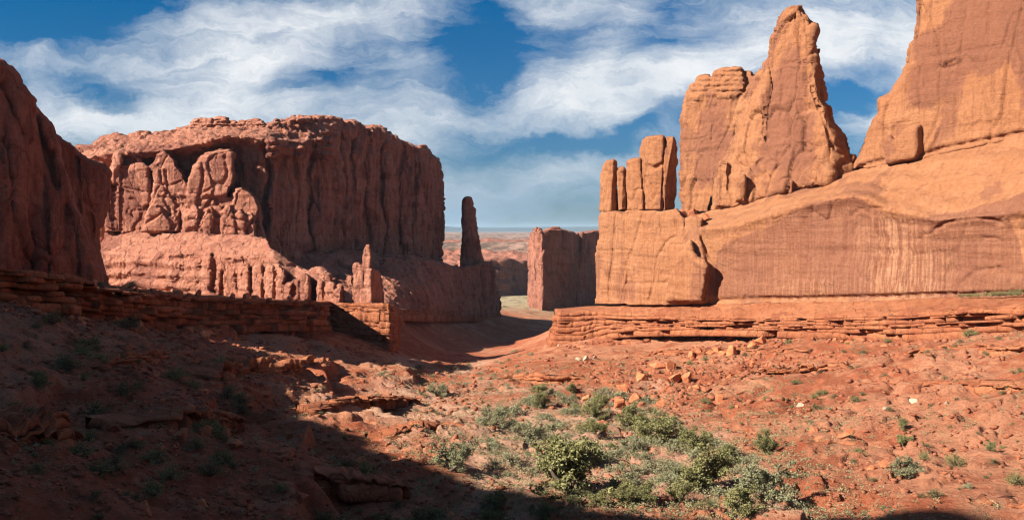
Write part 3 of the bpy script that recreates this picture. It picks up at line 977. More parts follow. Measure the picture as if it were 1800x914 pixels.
rk.build('lower_wall', M_BUTTE, 0.30, butte_base, [weather(rib=0.08, ribw=3, bed=0.30, bedh=0.9, lump=0.2, lumpw=9, fine=0.06, crack=0.34, crackw=6, crackz=1.2, sub=.2, seed=82), pits(0.42, 3.2, 84, .14)], butte, 0)

# knobbly tower at the corner of the lower wall
rk = Rock()
kn = lambda X: np.where(X < 655, L1(X) - 4, L1(655) - 4 + (X - 655) * .55)
rk.add([(618, 540), (619, 500), (621, 482), (630, 472), (642, 468), (652, 470), (668, 476), (672, 500), (676, 540)], kn, 12, R=6, Rm=2.2, noise=1.2, seed=5,
       cracks=[([(640, 480), (641, 507), (620, 508)], 1.2, .7), ([(641, 507), (655, 508)], 1.2, .7), ([(655, 478), (657, 540)], 1.8, 1.4), ([(632, 508), (630, 530)], 1.2, .6)])
rk.add([(636, 476), (637, 452), (640, 436), (644, 428), (651, 429), (653, 450), (652, 476)], kn, 5, R=4, Rm=1.4, noise=.8, cracks=[([(636, 451), (653, 450)], 1.3, .8)])
rk.add([(620, 480), (620, 464), (626, 459), (634, 461), (638, 470), (634, 482)], kn, 6, R=6, Rm=2)
rk.build('knob_tower', M_BUTTE, 0.28, butte_base, [weather(rib=0.08, bed=0.12, lump=0.2, lumpw=4, fine=0.06, crack=0.15, crackw=4, seed=88)], butte, 1)

B = lambda d: (lambda X: L2L(X) + d)
BUT = [
    ([(183, 410), (181, 390), (178, 365), (184, 345), (190, 318), (195, 292), (201, 272), (208, 267), (216, 274), (217, 300), (218, 410)], -3, 8, 3.5),
    ([(210, 410), (212, 330), (213, 298), (218, 288), (252, 288), (262, 296), (263, 360), (260, 410)], -2.5, 5, 2.0),
    ([(217, 292), (222, 274), (232, 269), (244, 272), (254, 284), (254, 292)], 1.0, 6, 2.5),
    ([(248, 410), (256, 372), (268, 350), (272, 318), (270, 300), (262, 292), (272, 282), (274, 270), (285, 262), (298, 268), (308, 285), (322, 305), (333, 330), (336, 345), (332, 410)], -4, 7, 3.0),
    ([(252, 410), (254, 382), (264, 362), (276, 358), (284, 366), (300, 390), (302, 410)], -8, 5, 2.0),
    ([(294, 410), (296, 380), (306, 374), (314, 380), (318, 410)], -7, 5, 2.0),
    ([(314, 410), (318, 380), (324, 345), (332, 315), (342, 292), (356, 275), (372, 267), (386, 263), (404, 263), (413, 268), (413, 320), (400, 345), (372, 350), (356, 375), (346, 412)], -6, 9, 4.0),
    ([(318, 412), (322, 384), (336, 360), (350, 362), (352, 380), (344, 412)], -9.5, 7, 2.5),
    ([(346, 412), (352, 388), (362, 366), (374, 362), (378, 380), (372, 414)], -11, 6, 2.2),
    ([(368, 414), (368, 364), (386, 361), (394, 372), (396, 414)], -9, 6, 2.0),
    ([(388, 416), (386, 374), (398, 358), (406, 360), (412, 384), (416, 416)], -11.5, 6, 2.2),
    ([(406, 418), (408, 366), (424, 365), (430, 378), (432, 418)], -10.5, 6, 2.2),
    ([(424, 420), (426, 374), (442, 372), (448, 384), (450, 420)], -9.5, 6, 2.2),
    ([(358, 400), (360, 348), (386, 344), (410, 346), (412, 400)], -4, 5, 2.0),
    ([(404, 400), (408, 338), (412, 331), (424, 329), (440, 337), (452, 348), (460, 376), (468, 410), (476, 432), (440, 432), (412, 424)], -6, 9, 5.0),
]
BCR = [([(213, 300), (212, 405)], 1.6, 1.2), ([(290, 300), (296, 335), (288, 350), (300, 372)], 1.8, 1.6), ([(268, 322), (300, 326), (318, 318)], 1.4, 1.0), ([(300, 340), (318, 372), (316, 405)], 2.0, 1.6), ([(356, 288), (357, 320), (350, 345), (344, 372)], 1.8, 1.5),
       ([(332, 340), (352, 342), (372, 330)], 1.4, .9), ([(344, 372), (352, 352), (372, 345)], 1.8, 1.3), ([(185, 345), (210, 340)], 1.3, .8), ([(218, 330), (258, 338)], 1.5, .9), ([(222, 372), (258, 368)], 1.3, .6), ([(240, 290), (236, 330)], 1.3, .7),
       ([(372, 380), (396, 378), (412, 384)], 1.4, .9), ([(352, 385), (372, 388)], 1.3, .9), ([(408, 384), (430, 388), (448, 392)], 1.4, .9), ([(380, 395), (410, 400)], 1.3, .8), ([(196, 300), (199, 405)], 1.6, 1.2), ([(280, 345), (322, 352)], 1.5, 1.0)]
rk = Rock()
for k, (poly, dd, R, Rm) in enumerate(BUT):
    rk.add(poly, B(dd), 14, R=R, Rm=Rm * .8, noise=2.2, seed=100 + k, cracks=BCR if k in (0, 1, 3, 6, 8, 9, 10, 11, 12) else ())
rk.build('sunlit_buttress', M_BUTTE, 0.30, butte_base, [weather(rib=0.15, ribw=3, bed=0.25, bedh=1.0, lump=0.25, lumpw=6, fine=0.08, crack=0.85, crackw=8.5, crackz=1.6, sub=0.14, seed=95)], butte, 0)

rk = Rock()
rk.add([(326, 238), (334, 222), (338, 215), (344, 209), (372, 208), (376, 213), (398, 208), (402, 215), (430, 213), (462, 213), (466, 220), (482, 216), (496, 214), (520, 209), (555, 206), (598, 209), (603, 220), (600, 236), (520, 242), (440, 240)],
       lambda X: L2L(X) + np.interp(X, [330, 470, 540, 600], [21, 19, 9, 3.5]), 22, R=3, Rm=1.2, noise=1.6, seed=77, step=1.0,
       cracks=[([(326, y + 1.5), (420, y + .5), (500, y - 1), (602, y - 2)], 1.2, 1.6) for y in (215, 220, 226, 232)] + [([(x, 206), (x + 2, 226)], 1.4, 1.6) for x in (374, 400, 431, 465, 494, 522, 556, 578)])
rk.build('cap_rock', M_BUTTE, 0.36, butte_base, [weather(rib=0, bed=0.5, bedh=0.8, lump=0.5, lumpw=5, fine=0.12, crack=0.5, crackw=5, crackz=.7, seed=139)], butte, 0)
for k, (x0, x1, y0, y1) in enumerate(((338, 374, 207, 216), (344, 378, 214, 222), (374, 399, 205, 213), (376, 398, 212, 221), (399, 418, 212, 220), (416, 432, 211, 219), (432, 460, 209, 218), (430, 462, 216, 224), (470, 484, 215, 224),
                                      (480, 494, 209, 222), (494, 520, 212, 222), (520, 545, 206, 216), (655, 681, 224, 231), (733, 752, 254, 262))):
    rk = Rock()
    dd = 22 if x0 < 500 else 6
    rk.add([(x0 + 1, y1), (x0, (y0 + y1) / 2), (x0 + 3, y0 + 1.5), ((x0 + x1) / 2, y0), (x1 - 3, y0 + 1), (x1, (y0 + y1) / 2), (x1 - 1, y1)], B(dd), 9, R=4, Rm=2.5, noise=1.0, seed=k, step=1.0)
    rk.build('cap_rock', M_BUTTE, 0.4, butte_base, [weather(rib=0, bed=0.35, bedh=0.7, lump=0.5, lumpw=4, fine=0.1, crack=0.25, crackw=4, seed=140 + k)], butte, 1)

# ---------------------------------------------------------------- lone spire, far tower fin
spire_base = P(842, 468, 424)
rk = Rock()
rk.add([(806, 476), (812, 455), (814, 420), (811, 380), (812, 356), (816, 346), (824, 344), (829, 347), (831, 362), (835, 366), (838, 400), (843, 430), (852, 462), (858, 476)], lambda X: 424 + (X - 822) * .22, 9, R=5, Rm=2.5, noise=1.2, seed=7, step=1.5,
       off=creases([(810, 3), (821, 0), (832, 2)], [(806, 4), (824, 0), (858, 6)], 350, 470), cracks=[([(812, 358), (832, 360)], 1.5, 1), ([(835, 420), (838, 470)], 2, 1.5)])
o = rk.build('rock_spire', M_BUTTE, 0.45, spire_base, [weather(rib=0.35, ribw=3, bed=0.3, lump=0.6, lumpw=7, fine=0.15, crack=0.4, crackw=6, seed=111)])
tag(o, 'slender pointed rock spire standing alone between the big butte and the distant fin', 'rock spire')

tower_base = P(990, 545, 600)
tower = empty('distant_fin', tower_base)
tag(tower, 'distant blocky fin with shaded front, thin sunlit edge, closing the valley', 'rock fin')
TP = Plane(952, 580, 1060, 660)
rk = Rock()
rk.add([(933, 548), (934, 500), (935, 430), (937, 408), (941, 400), (950, 402), (954, 410), (960, 404), (972, 402), (990, 403), (1002, 408), (1010, 412), (1024, 408), (1040, 406), (1080, 404), (1100, 548), (1000, 552)],
       lambda X: np.where(X < 952, TP(952) + (952 - X) * 1.3, TP(np.maximum(X, 952))), 45, noise=1.2, seed=6, step=1.5,
       off=lambda X, Y: 9 * np.exp(-((X - 1014 + .05 * (Y - 470)) / 4.0) ** 2) * (Y > 405) + 1.2 * np.sin(X / 5.0) + np.where(X > 1016, 4, 0) - 4 * smooth01((Y - 500) / 40), cracks=[([(974, 440), (980, 480), (985, 500)], 4, 3)])
rk.build('fin_body', M_FAR, 0.8, tower_base, [weather(rib=1.1, ribw=6, bed=0.6, bedh=2.5, lump=1.0, lumpw=14, fine=0.3, crack=1.0, crackw=13, crackz=5, seed=121)], tower, 1)
for k, (x0, x1, y0, y1) in enumerate(((939, 947, 398, 407), (962, 990, 401, 407), (966, 986, 398, 403))):
    rk = Rock()
    rk.add([(x0, y1), (x0 + 1, y0 + 1), ((x0 + x1) / 2, y0), (x1 - 1, y0 + 1), (x1, y1)], lambda X: TP(952) + 6, 12, R=3, Rm=3, step=.8)
    rk.build('cap_rock', M_FAR, 0.7, tower_base, [weather(rib=0, bed=0.4, lump=0.5, lumpw=6, crack=0, seed=130 + k)], tower, 1)

# ---------------------------------------------------------------- cliff close on the left
N_PLANE = Plane(0, 160, 185, 181)
cliff_base = P(60, 500, 168)
cliff = empty('shaded_cliff', cliff_base)
tag(cliff, 'near reddish brown cliff in shade, its rounded shoulder overlapping the butte', 'cliff')
rk = Rock()
rk.add([(-330, 540), (-316, 300), (-312, 60), (-300, 20), (-280, 12), (-200, 38), (-100, 70), (-40, 92), (0, 107), (12, 116), (22, 128), (36, 152), (48, 165), (56, 172), (62, 190), (72, 200), (80, 210), (88, 222), (96, 243), (100, 260), (110, 300), (122, 340), (150, 420), (168, 460), (180, 488), (184, 540)],
       N_PLANE, 26, R=14, Rm=5, noise=2.5, seed=14,
       off=lambda X, Y: 1.0 * np.sin((X + .12 * Y) / 13.0) + .02 * (500 - Y),
       cracks=[([(0, 150), (20, 190), (36, 235)], 4, 2.2), ([(62, 200), (70, 240), (82, 275), (92, 320)], 6, 4.0), ([(92, 270), (100, 330)], 6, 3.0), ([(70, 250), (78, 330), (82, 480)], 4, 2.0), ([(115, 360), (130, 420), (138, 485)], 4, 1.8), ([(10, 240), (20, 330), (18, 480)], 4, 1.4), ([(50, 380), (60, 490)], 4, 1.2)])
rk.add([(90, 540), (90, 245), (100, 240), (114, 247), (124, 252), (133, 262), (150, 275), (165, 284), (182, 287), (190, 300), (188, 330), (190, 360), (182, 396), (172, 402), (172, 440), (180, 470), (186, 490), (186, 540)],
       lambda X: N_PLANE(X) + 20, 24, R=10, Rm=4, noise=2.5, seed=16, cracks=[([(132, 270), (136, 340), (140, 420)], 4, 2.2), ([(160, 380), (165, 430)], 4, 2.0)])
rk.build('cliff_face', M_CLIFF, 0.36, cliff_base, [weather(rib=0.4, ribw=3.5, bed=0.2, bedh=1.5, lump=0.7, lumpw=12, fine=0.12, crack=0.6, crackw=8, crackz=5, seed=151)], cliff, 2)


def slab(self, prof, xf, zb, thick, step=0.8):
    """upright wall running along y, its top following prof = [(y, z)]"""
    prof = sorted(prof)
    ys = np.arange(prof[0][0], prof[-1][0], step)
    zt = np.interp(ys, [p[0] for p in prof], [p[1] for p in prof])
    n = len(ys)
    xs = xf(ys)
    V = np.concatenate([np.stack([xs, ys, zt], -1), np.stack([xs + 2.5, ys, zb + 0 * ys], -1), np.stack([xs - thick, ys, zt], -1), np.stack([xs - thick, ys, zb + 0 * ys], -1)])
    F = []
    i = np.arange(n - 1)
    for a, b in ((0, 1), (1, 3), (3, 2), (2, 0)):
        F.append(np.stack([a * n + i, a * n + i + 1, b * n + i + 1, b * n + i], -1))
    e = [[0, n, 3 * n, 2 * n], [n - 1, 3 * n - 1, 4 * n - 1, 2 * n + n - 1]]
    e[1] = [n - 1, 2 * n + n - 1, 3 * n + n - 1, n + n - 1]
    F.append(np.array(e))
    F = np.concatenate(F)[:, ::-1]
    self.v.append(V)
    self.f.append(F + self.nv)
    self.nv += len(V)


rk = Rock()
SHADOW_PROFILE = [(131, 24), (125, 25), (118, 29), (105, 31.5), (98, 33.5), (90, 36), (84, 36.8), (77.7, 38), (73.3, 38.5), (68.8, 41), (65, 44), (53.7, 48.5), (43.6, 52.5), (34, 57), (30.8, 60), (28.5, 62.5), (22.9, 64.8), (17.8, 69.2), (13.5, 72.3), (8.5, 77), (7.4, 83),
           (6.3, 86), (1.9, 88.5), (-3, 89), (-30, 84), (-60, 70), (-75, 20)]
slab(rk, SHADOW_PROFILE, lambda y: -104 - (150 - y) * 0.07, -16, 26)  # unseen run of cliff, top line shaped to cast the foreground shadow
rk.build('unseen_cliff_wall', M_CLIFF, 0.8, cliff_base, [weather(rib=0.5, ribw=4, bed=0.3, bedh=1.5, lump=1.2, lumpw=12, fine=0.15, crack=0.9, crackw=9, seed=161)], cliff, 2)

# ------------------------------------------------------------------ terrain
CTRL_PIX = [
    (0, 914, 46), (0, 830, 52), (0, 760, 62), (0, 700, 72), (0, 640, 84), (0, 590, 98), (0, 545, 112), (-300, 640, 72), (-300, 560, 90), (-600, 640, 70), (-300, 800, 50),
    (150, 914, 50), (150, 800, 62), (150, 700, 80), (150, 620, 102), (150, 575, 122),
    (300, 914, 55), (300, 800, 68), (300, 700, 88), (300, 630, 116), (300, 590, 145),
    (450, 914, 60), (450, 800, 75), (450, 720, 98), (450, 660, 125), (450, 620, 160), (450, 590, 188),
    (600, 914, 66), (600, 830, 76), (600, 740, 105), (600, 680, 138), (600, 630, 190), (600, 600, 228),
    (690, 612, 236), (760, 670, 172), (800, 660, 185), (700, 650, 175),
    (750, 914, 68), (750, 830, 80), (750, 740, 115), (750, 700, 142),
    (900, 914, 70), (900, 830, 84), (900, 740, 120), (900, 690, 150), (900, 640, 205), (900, 614, 310),
    (1000, 914, 70), (1000, 800, 92), (1000, 720, 130), (1000, 660, 168), (1000, 620, 215), (1000, 590, 255),
    (1150, 914, 70), (1150, 800, 93), (1150, 720, 130), (1150, 650, 170), (1150, 605, 218),
    (1300, 914, 69), (1300, 800, 92), (1300, 720, 120), (1300, 650, 155), (1300, 592, 200),
    (1500, 914, 66), (1500, 800, 87), (1500, 700, 116), (1500, 640, 140), (1500, 597, 168),
    (1650, 914, 64), (1650, 800, 83), (1650, 700, 106), (1650, 640, 125), (1650, 592, 150),
    (1800, 914, 62), (1800, 800, 78), (1800, 700, 97), (1800, 640, 112), (1800, 592, 132), (2000, 914, 55), (2000, 800, 75), (2000, 640, 100), (2000, 580, 118), (2400, 700, 80),
    (750, 650, 212), (760, 605, 300), (740, 590, 306), (800, 622, 280), (880, 594, 375), (720, 571, 312), (760, 563, 340), (850, 557, 415), (880, 556, 445), (960, 586, 402), (920, 568, 470), (690, 560, 275), (990, 570, 330),
    (930, 550, 530), (910, 532, 700), (1000, 548, 590), (1050, 540, 640), (1100, 560, 330), (1300, 560, 250), (1500, 558, 200), (1800, 556, 165), (2000, 540, 150), (1800, 530, 230), (1400, 540, 320),
    (300, 540, 240), (180, 530, 230), (300, 530, 330), (500, 540, 300), (100, 530, 330), (0, 530, 170), (-300, 520, 140), (600, 530, 460), (300, 510, 480),
]
CTRL_W = [(0, 2, -1.8), (0, 20, -10), (0, 40, -17.5), (-15, 20, -9.5), (-25, 5, -3), (20, 20, -9.5), (25, 5, -4), (-40, 20, -8), (40, 25, -11), (-70, 15, -8), (70, 20, -10), (0, 9, -5.0), (12, 6, -3.6), (-10, 6, -3.2)]
FAR = []
for az in (-45, -30, -15, -6, 0, 6, 15, 30, 45):
    for r, z in ((900, -67), (1250, -62), (1600, -27), (2400, -27), (4500, -25), (9000, -24), (20000, -22)):
        FAR.append((r * math.sin(math.radians(az)), r * math.cos(math.radians(az)), z))
_C = np.array([P(*c) for c in CTRL_PIX])
_C = np.concatenate([_C, np.array(CTRL_W, float), np.array(FAR)])


def _q(x, y):
    r = np.hypot(x, y)
    az = np.arctan2(x, y)
    az = np.clip(az, -1.6, 1.6)
    return np.stack([az * 2.2, np.log(r + 4.0)], -1)


def _kern(d2):
    return np.where(d2 > 0, 0.5 * d2 * np.log(np.maximum(d2, 1e-12)), 0.0)


def _fit():
    q = _q(_C[:, 0], _C[:, 1])
    n = len(q)
    d2 = ((q[:, None] - q[None]) ** 2).sum(-1)
    A = np.zeros((n + 3, n + 3))
    A[:n, :n] = _kern(d2) + np.eye(n) * 2e-4
    A[:n, n] = 1
    A[:n, n + 1:] = q
    A[n:, :n] = A[:n, n:].T
    b = np.zeros(n + 3)
    b[:n] = _C[:, 2]
    return q, np.linalg.solve(A, b)


_TQ, _TW = _fit()


def smooth_ground(x, y):
    x = np.atleast_1d(np.asarray(x, float)).ravel()
    y = np.atleast_1d(np.asarray(y, float)).ravel()
    out = np.empty(len(x))
    for i in range(0, len(x), 40000):
        q = _q(x[i:i + 40000], y[i:i + 40000])
        d2 = ((q[:, None] - _TQ[None]) ** 2).sum(-1)
        out[i:i + 40000] = _kern(d2) @ _TW[:-3] + _TW[-3] + q @ _TW[-2:]
    back = smooth01((-y + 0.3 * np.abs(x)) / 60.0) * (y < 0)
    return np.minimum(out * (1 - back) + back * (-3.0), -1.75 - 0.12 * np.clip(np.hypot(x, y) - 2, 0, 30) * (y > -10))


def ground(x, y):
    """height of the finished ground"""
    x = np.atleast_1d(np.asarray(x, float)).ravel()
    y = np.atleast_1d(np.asarray(y, float)).ravel()
    z = smooth_ground(x, y)
    r = np.hypot(x, y)
    p = np.stack([x, y, 0 * x], -1)
    near = smooth01((r - 6) / 30)
    z = z + near * 1.1 * fbm(p / 22, 3, 1) * smooth01((500 - r) / 300 + .2)
    g = fbm(p / 6.5, 4, 5)
    z = z + near * 0.55 * g * smooth01((420 - r) / 200)
    # thin bedrock treads: the slope breaks into small steps here and there
    amp = smooth01((fbm(p / 16, 3, 9) - 0.02) / 0.25) * near * smooth01((330 - r) / 120)
    h = 0.95
    zz = z / h + 0.35 * fbm(p / 9, 2, 11)
    fr = zz - np.floor(zz)
    st = (np.floor(zz) + smooth01((fr - 0.62) / 0.26)) - zz
    z = z + amp * (0.22 + 0.30 * smooth01((x + 10) / 25)) * h * st
    # broad scarps and benches on the slope to the left
    sc = smooth01((8 - x) / 20) * near * smooth01((250 - r) / 60) * smooth01((fbm(p / 24, 3, 33) + .12) / .2)
    h2 = 3.4
    zz = z / h2 + 0.55 * fbm(p / 13, 3, 35) + 0.2 * fbm(p / 4, 2, 36)
    fr = zz - np.floor(zz)
    z = z + sc * 0.85 * h2 * ((np.floor(zz) + smooth01((fr - 0.66) / 0.2)) - zz + 0.1)
    z = z + near * smooth01((6 - x) / 20) * smooth01((250 - r) / 60) * 0.9 * fbm(p / 5.0, 4, 41, gain=.6)
    # rills
    rl = 1 - np.abs(fbm(p / 11 + 0.3 * fbm(p / 5, 2, 14)[:, None], 3, 13)) * 3.2
    z = z - near * (0.45 + 0.5 * smooth01((x - 5) / 25)) * np.clip(rl, 0, 1) ** 2 * smooth01((330 - r) / 120)
    z = z + near * 0.20 * fbm(p / 1.3, 4, 17, gain=.6) * smooth01((220 - r) / 120)
    kn = fbm(p / 2.6, 3, 19)
    z = z + near * 0.5 * smooth01((kn - 0.22) / 0.12) * smooth01((240 - r) / 120) * smooth01((fbm(p / 20, 2, 20) + .15) / .2)
    return z


def build_ground():
    az = np.concatenate([np.linspace(-180, -50, 40)[:-1], np.linspace(-50, -33, 80)[:-1], np.linspace(-33, 33, 900)[:-1], np.linspace(33, 50, 80)[:-1], np.linspace(50, 180, 40)])
    az = np.radians(az)
    rr = np.concatenate([[0.0], np.geomspace(1.5, 44, 60)[:-1], np.geomspace(44, 420, 760)[:-1], np.geomspace(420, 20000, 150)])
    A, Rr = np.meshgrid(az, rr, indexing='ij')
    X, Y = Rr * np.sin(A), Rr * np.cos(A)
    Z = ground(X.ravel(), Y.ravel())
    r = Rr.ravel()
    p = np.stack([X.ravel(), Y.ravel(), 0 * X.ravel()], -1)
    far = smooth01((r - 1000) / 500)
    Z = Z + far * (10 * fbm(p / 500, 4, 23) - 3) * smooth01(r / 2500) * np.where(r > 9000, .4, 1)
    V = np.stack([X.ravel(), Y.ravel(), Z], -1)
    na, nr = A.shape
    idx = np.arange(na * nr).reshape(na, nr)
    F = np.stack([idx[:-1, :-1], idx[1:, :-1], idx[1:, 1:], idx[:-1, 1:]], -1).reshape(-1, 4)
    me = mesh_from('ground', V, F[:, ::-1], M_SOIL)
    pix = np.full((len(V), 2), -1e4)
    ok = V[:, 1] > 5
    pix[ok] = to_px(V[ok])
    sandy = in_poly_attr([(560, 700), (700, 650), (800, 660), (960, 690), (1150, 690), (1260, 760), (1350, 830), (1420, 914), (820, 914), (780, 800)], 120)(pix[:, 0], pix[:, 1])
    sandy = np.where((r < 230) & ok, sandy, 0)
    sandy = np.maximum(sandy, np.where(ok & (r < 260), in_poly_attr([(690, 615), (790, 650), (900, 610), (900, 625), (800, 670), (700, 650)], 30)(pix[:, 0], pix[:, 1]), 0))
    set_attr(me, 'sandy', sandy)
    set_attr(me, 'green', np.where(ok, smooth01((r - 430) / 200) * smooth01((1300 - r) / 200), 0))
    set_attr(me, 'faraway', smooth01((r - 1150) / 200))
    o = obj('ground', me)
    tag(o, kind='structure')
    return o


build_ground()

# blue hills on the skyline
def hills():
    n = 500
    az = np.radians(np.linspace(-40, 40, n))
    p = np.stack([np.linspace(0, 60, n), 0 * az, 0 * az], -1)
    hgt = 72 + 55 * fbm(p / 4.0, 4, 3) + 25 * fbm(p * .2, 2, 4)
    hgt = np.clip(hgt, 20, 115)
    V, F = [], []
    prof = ((0, 0), (0.25, 0.35), (0.5, 0.72), (0.75, .93), (1, 1.0), (1.3, .9), (1.9, 0))
    for k, (d, h) in enumerate(prof):
        r = 14000 + 1500 * d + 120 * fbm(p * 3 + k, 3, 8 + k)
        V.append(np.stack([r * np.sin(az), r * np.cos(az), -40 + (40 + hgt) * h * (1 + .05 * fbm(p * 2 + k, 3, 30 + k))], -1))
    V = np.concatenate(V)
    idx = np.arange(len(V)).reshape(len(prof), n)
    F = np.stack([idx[:-1, :-1], idx[:-1, 1:], idx[1:, 1:], idx[1:, :-1]], -1).reshape(-1, 4)
    o = obj('hills', mesh_from('hills', V, F, M_HILL))
    tag(o, kind='structure')


hills()

# ------------------------------------------------------------------ finding the ground along a line of sight
_HY = np.geomspace(15, 420, 1100)
_LA = np.radians(np.linspace(-46, 46, 369))
_LR = np.linspace(math.log(14), math.log(620), 420)
_g = np.meshgrid(_LA, _LR, indexing='ij')
_LZ = smooth_ground((np.exp(_g[1]) * np.sin(_g[0])).ravel(), (np.exp(_g[1]) * np.cos(_g[0])).ravel()).reshape(_g[0].shape)


def quick_ground(x, y):
    a = (np.arctan2(x, y) - _LA[0]) / (_LA[1] - _LA[0])
    r = (np.log(np.hypot(x, y)) - _LR[0]) / (_LR[1] - _LR[0])
    a, r = np.clip(a, 0, len(_LA) - 1.001), np.clip(r, 0, len(_LR) - 1.001)
    i, j = a.astype(int), r.astype(int)
    f, g = a - i, r - j
    return (_LZ[i, j] * (1 - f) * (1 - g) + _LZ[i + 1, j] * f * (1 - g) + _LZ[i, j + 1] * (1 - f) * g + _LZ[i + 1, j + 1] * f * g)


def sight(px, py):
    """ground points under the directions px, py (arrays)"""
    px, py = np.atleast_1d(np.asarray(px, float)), np.atleast_1d(np.asarray(py, float))
    out = np.full((len(px), 3), np.nan)
    for i in range(len(px)):
        p = P(px[i], py[i], _HY)
        k = np.nonzero(p[:, 2] < quick_ground(p[:, 0], p[:, 1]))[0]
        if len(k):
            out[i] = p[max(k[0] - 1, 0)] * 0.5 + p[k[0]] * 0.5
    ok = ~np.isnan(out[:, 0])
    if ok.any():
        out[ok, 2] = ground(out[ok, 0], out[ok, 1])
    return out


# ------------------------------------------------------------------ layered ledges
def ledge_mesh(name, x, y, zt, zb, bx, by, bz, n, seed, mat, batter=0.35, rough=0.45, ds=0.35, block=2.4, base=(0, 0, 0), jitter_z=0.12):
    rng = np.random.default_rng(seed)
    x, y, zt, zb, bx, by, bz = (np.asarray(a, float) for a in (x, y, zt, zb, bx, by, bz))
    L = np.concatenate([[0], np.cumsum(np.hypot(np.diff(x), np.diff(y)))])
    m = max(int(L[-1] / ds), 8)
    s = np.linspace(0, L[-1], m)
    R = lambda a: np.interp(s, L, a)
    k = max(int(2.5 / ds), 1)
    ker = np.hanning(2 * k + 3)[1:-1]
    ker /= ker.sum()

    def smooth(a):
        return np.convolve(np.pad(a, k, mode='edge') if len(ker) == 2 * k + 1 else np.pad(a, len(ker) // 2, mode='edge'), ker, mode='valid')[:m]
    X, Y, ZT, ZB, BX, BY, BZ = R(x), R(y), R(zt), R(zb), R(bx), R(by), R(bz)
    tx, ty = np.gradient(X), np.gradient(Y)
    nx, ny = smooth(ty), smooth(-tx)
    nl = np.hypot(nx, ny) + 1e-9
    nx, ny = nx / nl, ny / nl
    H = ZT - ZB
    cuts = np.cumsum(np.exp(rng.normal(0, .45, n)))
    cuts = np.concatenate([[0], cuts / cuts[-1]])
    V, F, nv = [], [], 0
    for j in range(n):
        f0, f1 = cuts[j], cuts[j + 1]
        q = np.stack([s / 7.0, 0 * s + j * 3.7, 0 * s + seed], -1)
        wav = 0.10 * fbm(q * np.array([1, 0, 1]) + np.array([0, j * 3.7, 0]), 3, seed)
        z0 = ZB + H * (f0 + (wav if j else 0)) - (0.05 if j else 1.2)
        z1 = ZB + H * (f1 + (0.10 * fbm(q * np.array([1, 0, 1]) + np.array([0, (j + 1) * 3.7, 0]), 3, seed) if j < n - 1 else 0.05 * fbm(q * 2, 3, seed)))
        h = np.maximum(z1 - z0, 0.08)
        off = batter * H * (1 - (f0 + f1) / 2) + rng.uniform(-1, 1) * rough * 0.9
        off = off + rough * 1.6 * fbm(np.stack([s / 5.0, 0 * s + j * 1.3, 0 * s + seed + 5], -1), 3, seed + j)
        off = off + rough * 2.4 * fbm(np.stack([s / 16.0, 0 * s, 0 * s + seed + 9], -1), 2, seed)
        # blocks between joints
        e, bl, jn = 0.0, np.zeros(m), np.zeros(m)
        zb_ = np.zeros(m)
        while e < s[-1]:
            w = np.exp(rng.normal(-.1, .55)) * block
            sel = (s >= e) & (s < e + w)
            bl[sel] = rng.normal(0, rough * 0.65) - (rough * 2.4 if rng.random() < 0.10 else 0)
            zb_[sel] = rng.normal(0, jitter_z) * np.minimum(1, H[sel].mean() if sel.any() else 1)
            jn = np.maximum(jn, np.exp(-((s - e) / (0.55 * ds)) ** 2))
            e += w
        off = off + bl - jn * rough * 0.9
        z1 = z1 + zb_ * (.6 if j == n - 1 else -.5)
        r = np.minimum(0.26 * h, 0.26)
        prof = [(off - r * 1.2, z0), (off - 0.12 * r, z0 + 0.22 * h), (off, z0 + 0.5 * h), (off - 0.10 * r, z0 + 0.8 * h), (off - r, z1)]
        rows = []
        back_n = 7 if j == n - 1 else 1
        rows.append(np.stack([X - nx * 3.0 if j < n - 1 else BX, Y - ny * 3.0 if j < n - 1 else BY, z0 if j < n - 1 else BZ - h - 1], -1))
        for o_, z_ in prof:
            o2 = o_ + 0.10 * fbm(np.stack([s / .9, z_ / .6, 0 * s + j], -1), 3, seed + 3)
            rows.append(np.stack([X + nx * o2, Y + ny * o2, z_], -1))
        ex, ey, ez = rows[-1].T
        for b in range(1, back_n + 1):
            t = b / back_n
            if j < n - 1:
                rows.append(np.stack([X - nx * 3.0, Y - ny * 3.0, z1], -1))
            else:
                zz = ez * (1 - t) + BZ * t + (0.30 * fbm(np.stack([s / 3.0, 0 * s + t * 4, 0 * s], -1), 3, seed + 8) if b < back_n else 0)
                rows.append(np.stack([ex * (1 - t) + BX * t, ey * (1 - t) + BY * t, zz], -1))
        rows = np.array(rows)
        nr = len(rows)
        V.append(rows.reshape(-1, 3))
        idx = np.arange(nr * m).reshape(nr, m) + nv
        nxt = np.roll(idx, -1, 0)
        F.append(np.stack([idx[:, :-1], idx[:, 1:], nxt[:, 1:], nxt[:, :-1]], -1).reshape(-1, 4))
        for e_ in (0, m - 1):
            c = idx[:, e_]
            for q_ in range(1, nr - 2, 1):
                F.append(np.array([[c[0], c[q_], c[q_ + 1], c[q_ + 1]]]))
        nv += nr * m
    V = np.concatenate(V) - np.asarray(base, float)
    quads = [f for f in F if f.shape[0] > 1]
    tris = np.concatenate([f for f in F if f.shape[0] == 1])[:, :3]
    Q = np.concatenate(quads)
    T = np.concatenate([np.stack([Q[:, 0], Q[:, 1], Q[:, 2]], -1), np.stack([Q[:, 0], Q[:, 2], Q[:, 3]], -1), tris])
    me = mesh_from(name, V, T, mat, smooth=False)
    bm = bmesh.new()
    bm.from_mesh(me)
    bmesh.ops.recalc_face_normals(bm, faces=bm.faces)
    bm.to_mesh(me)
    bm.free()
    return me


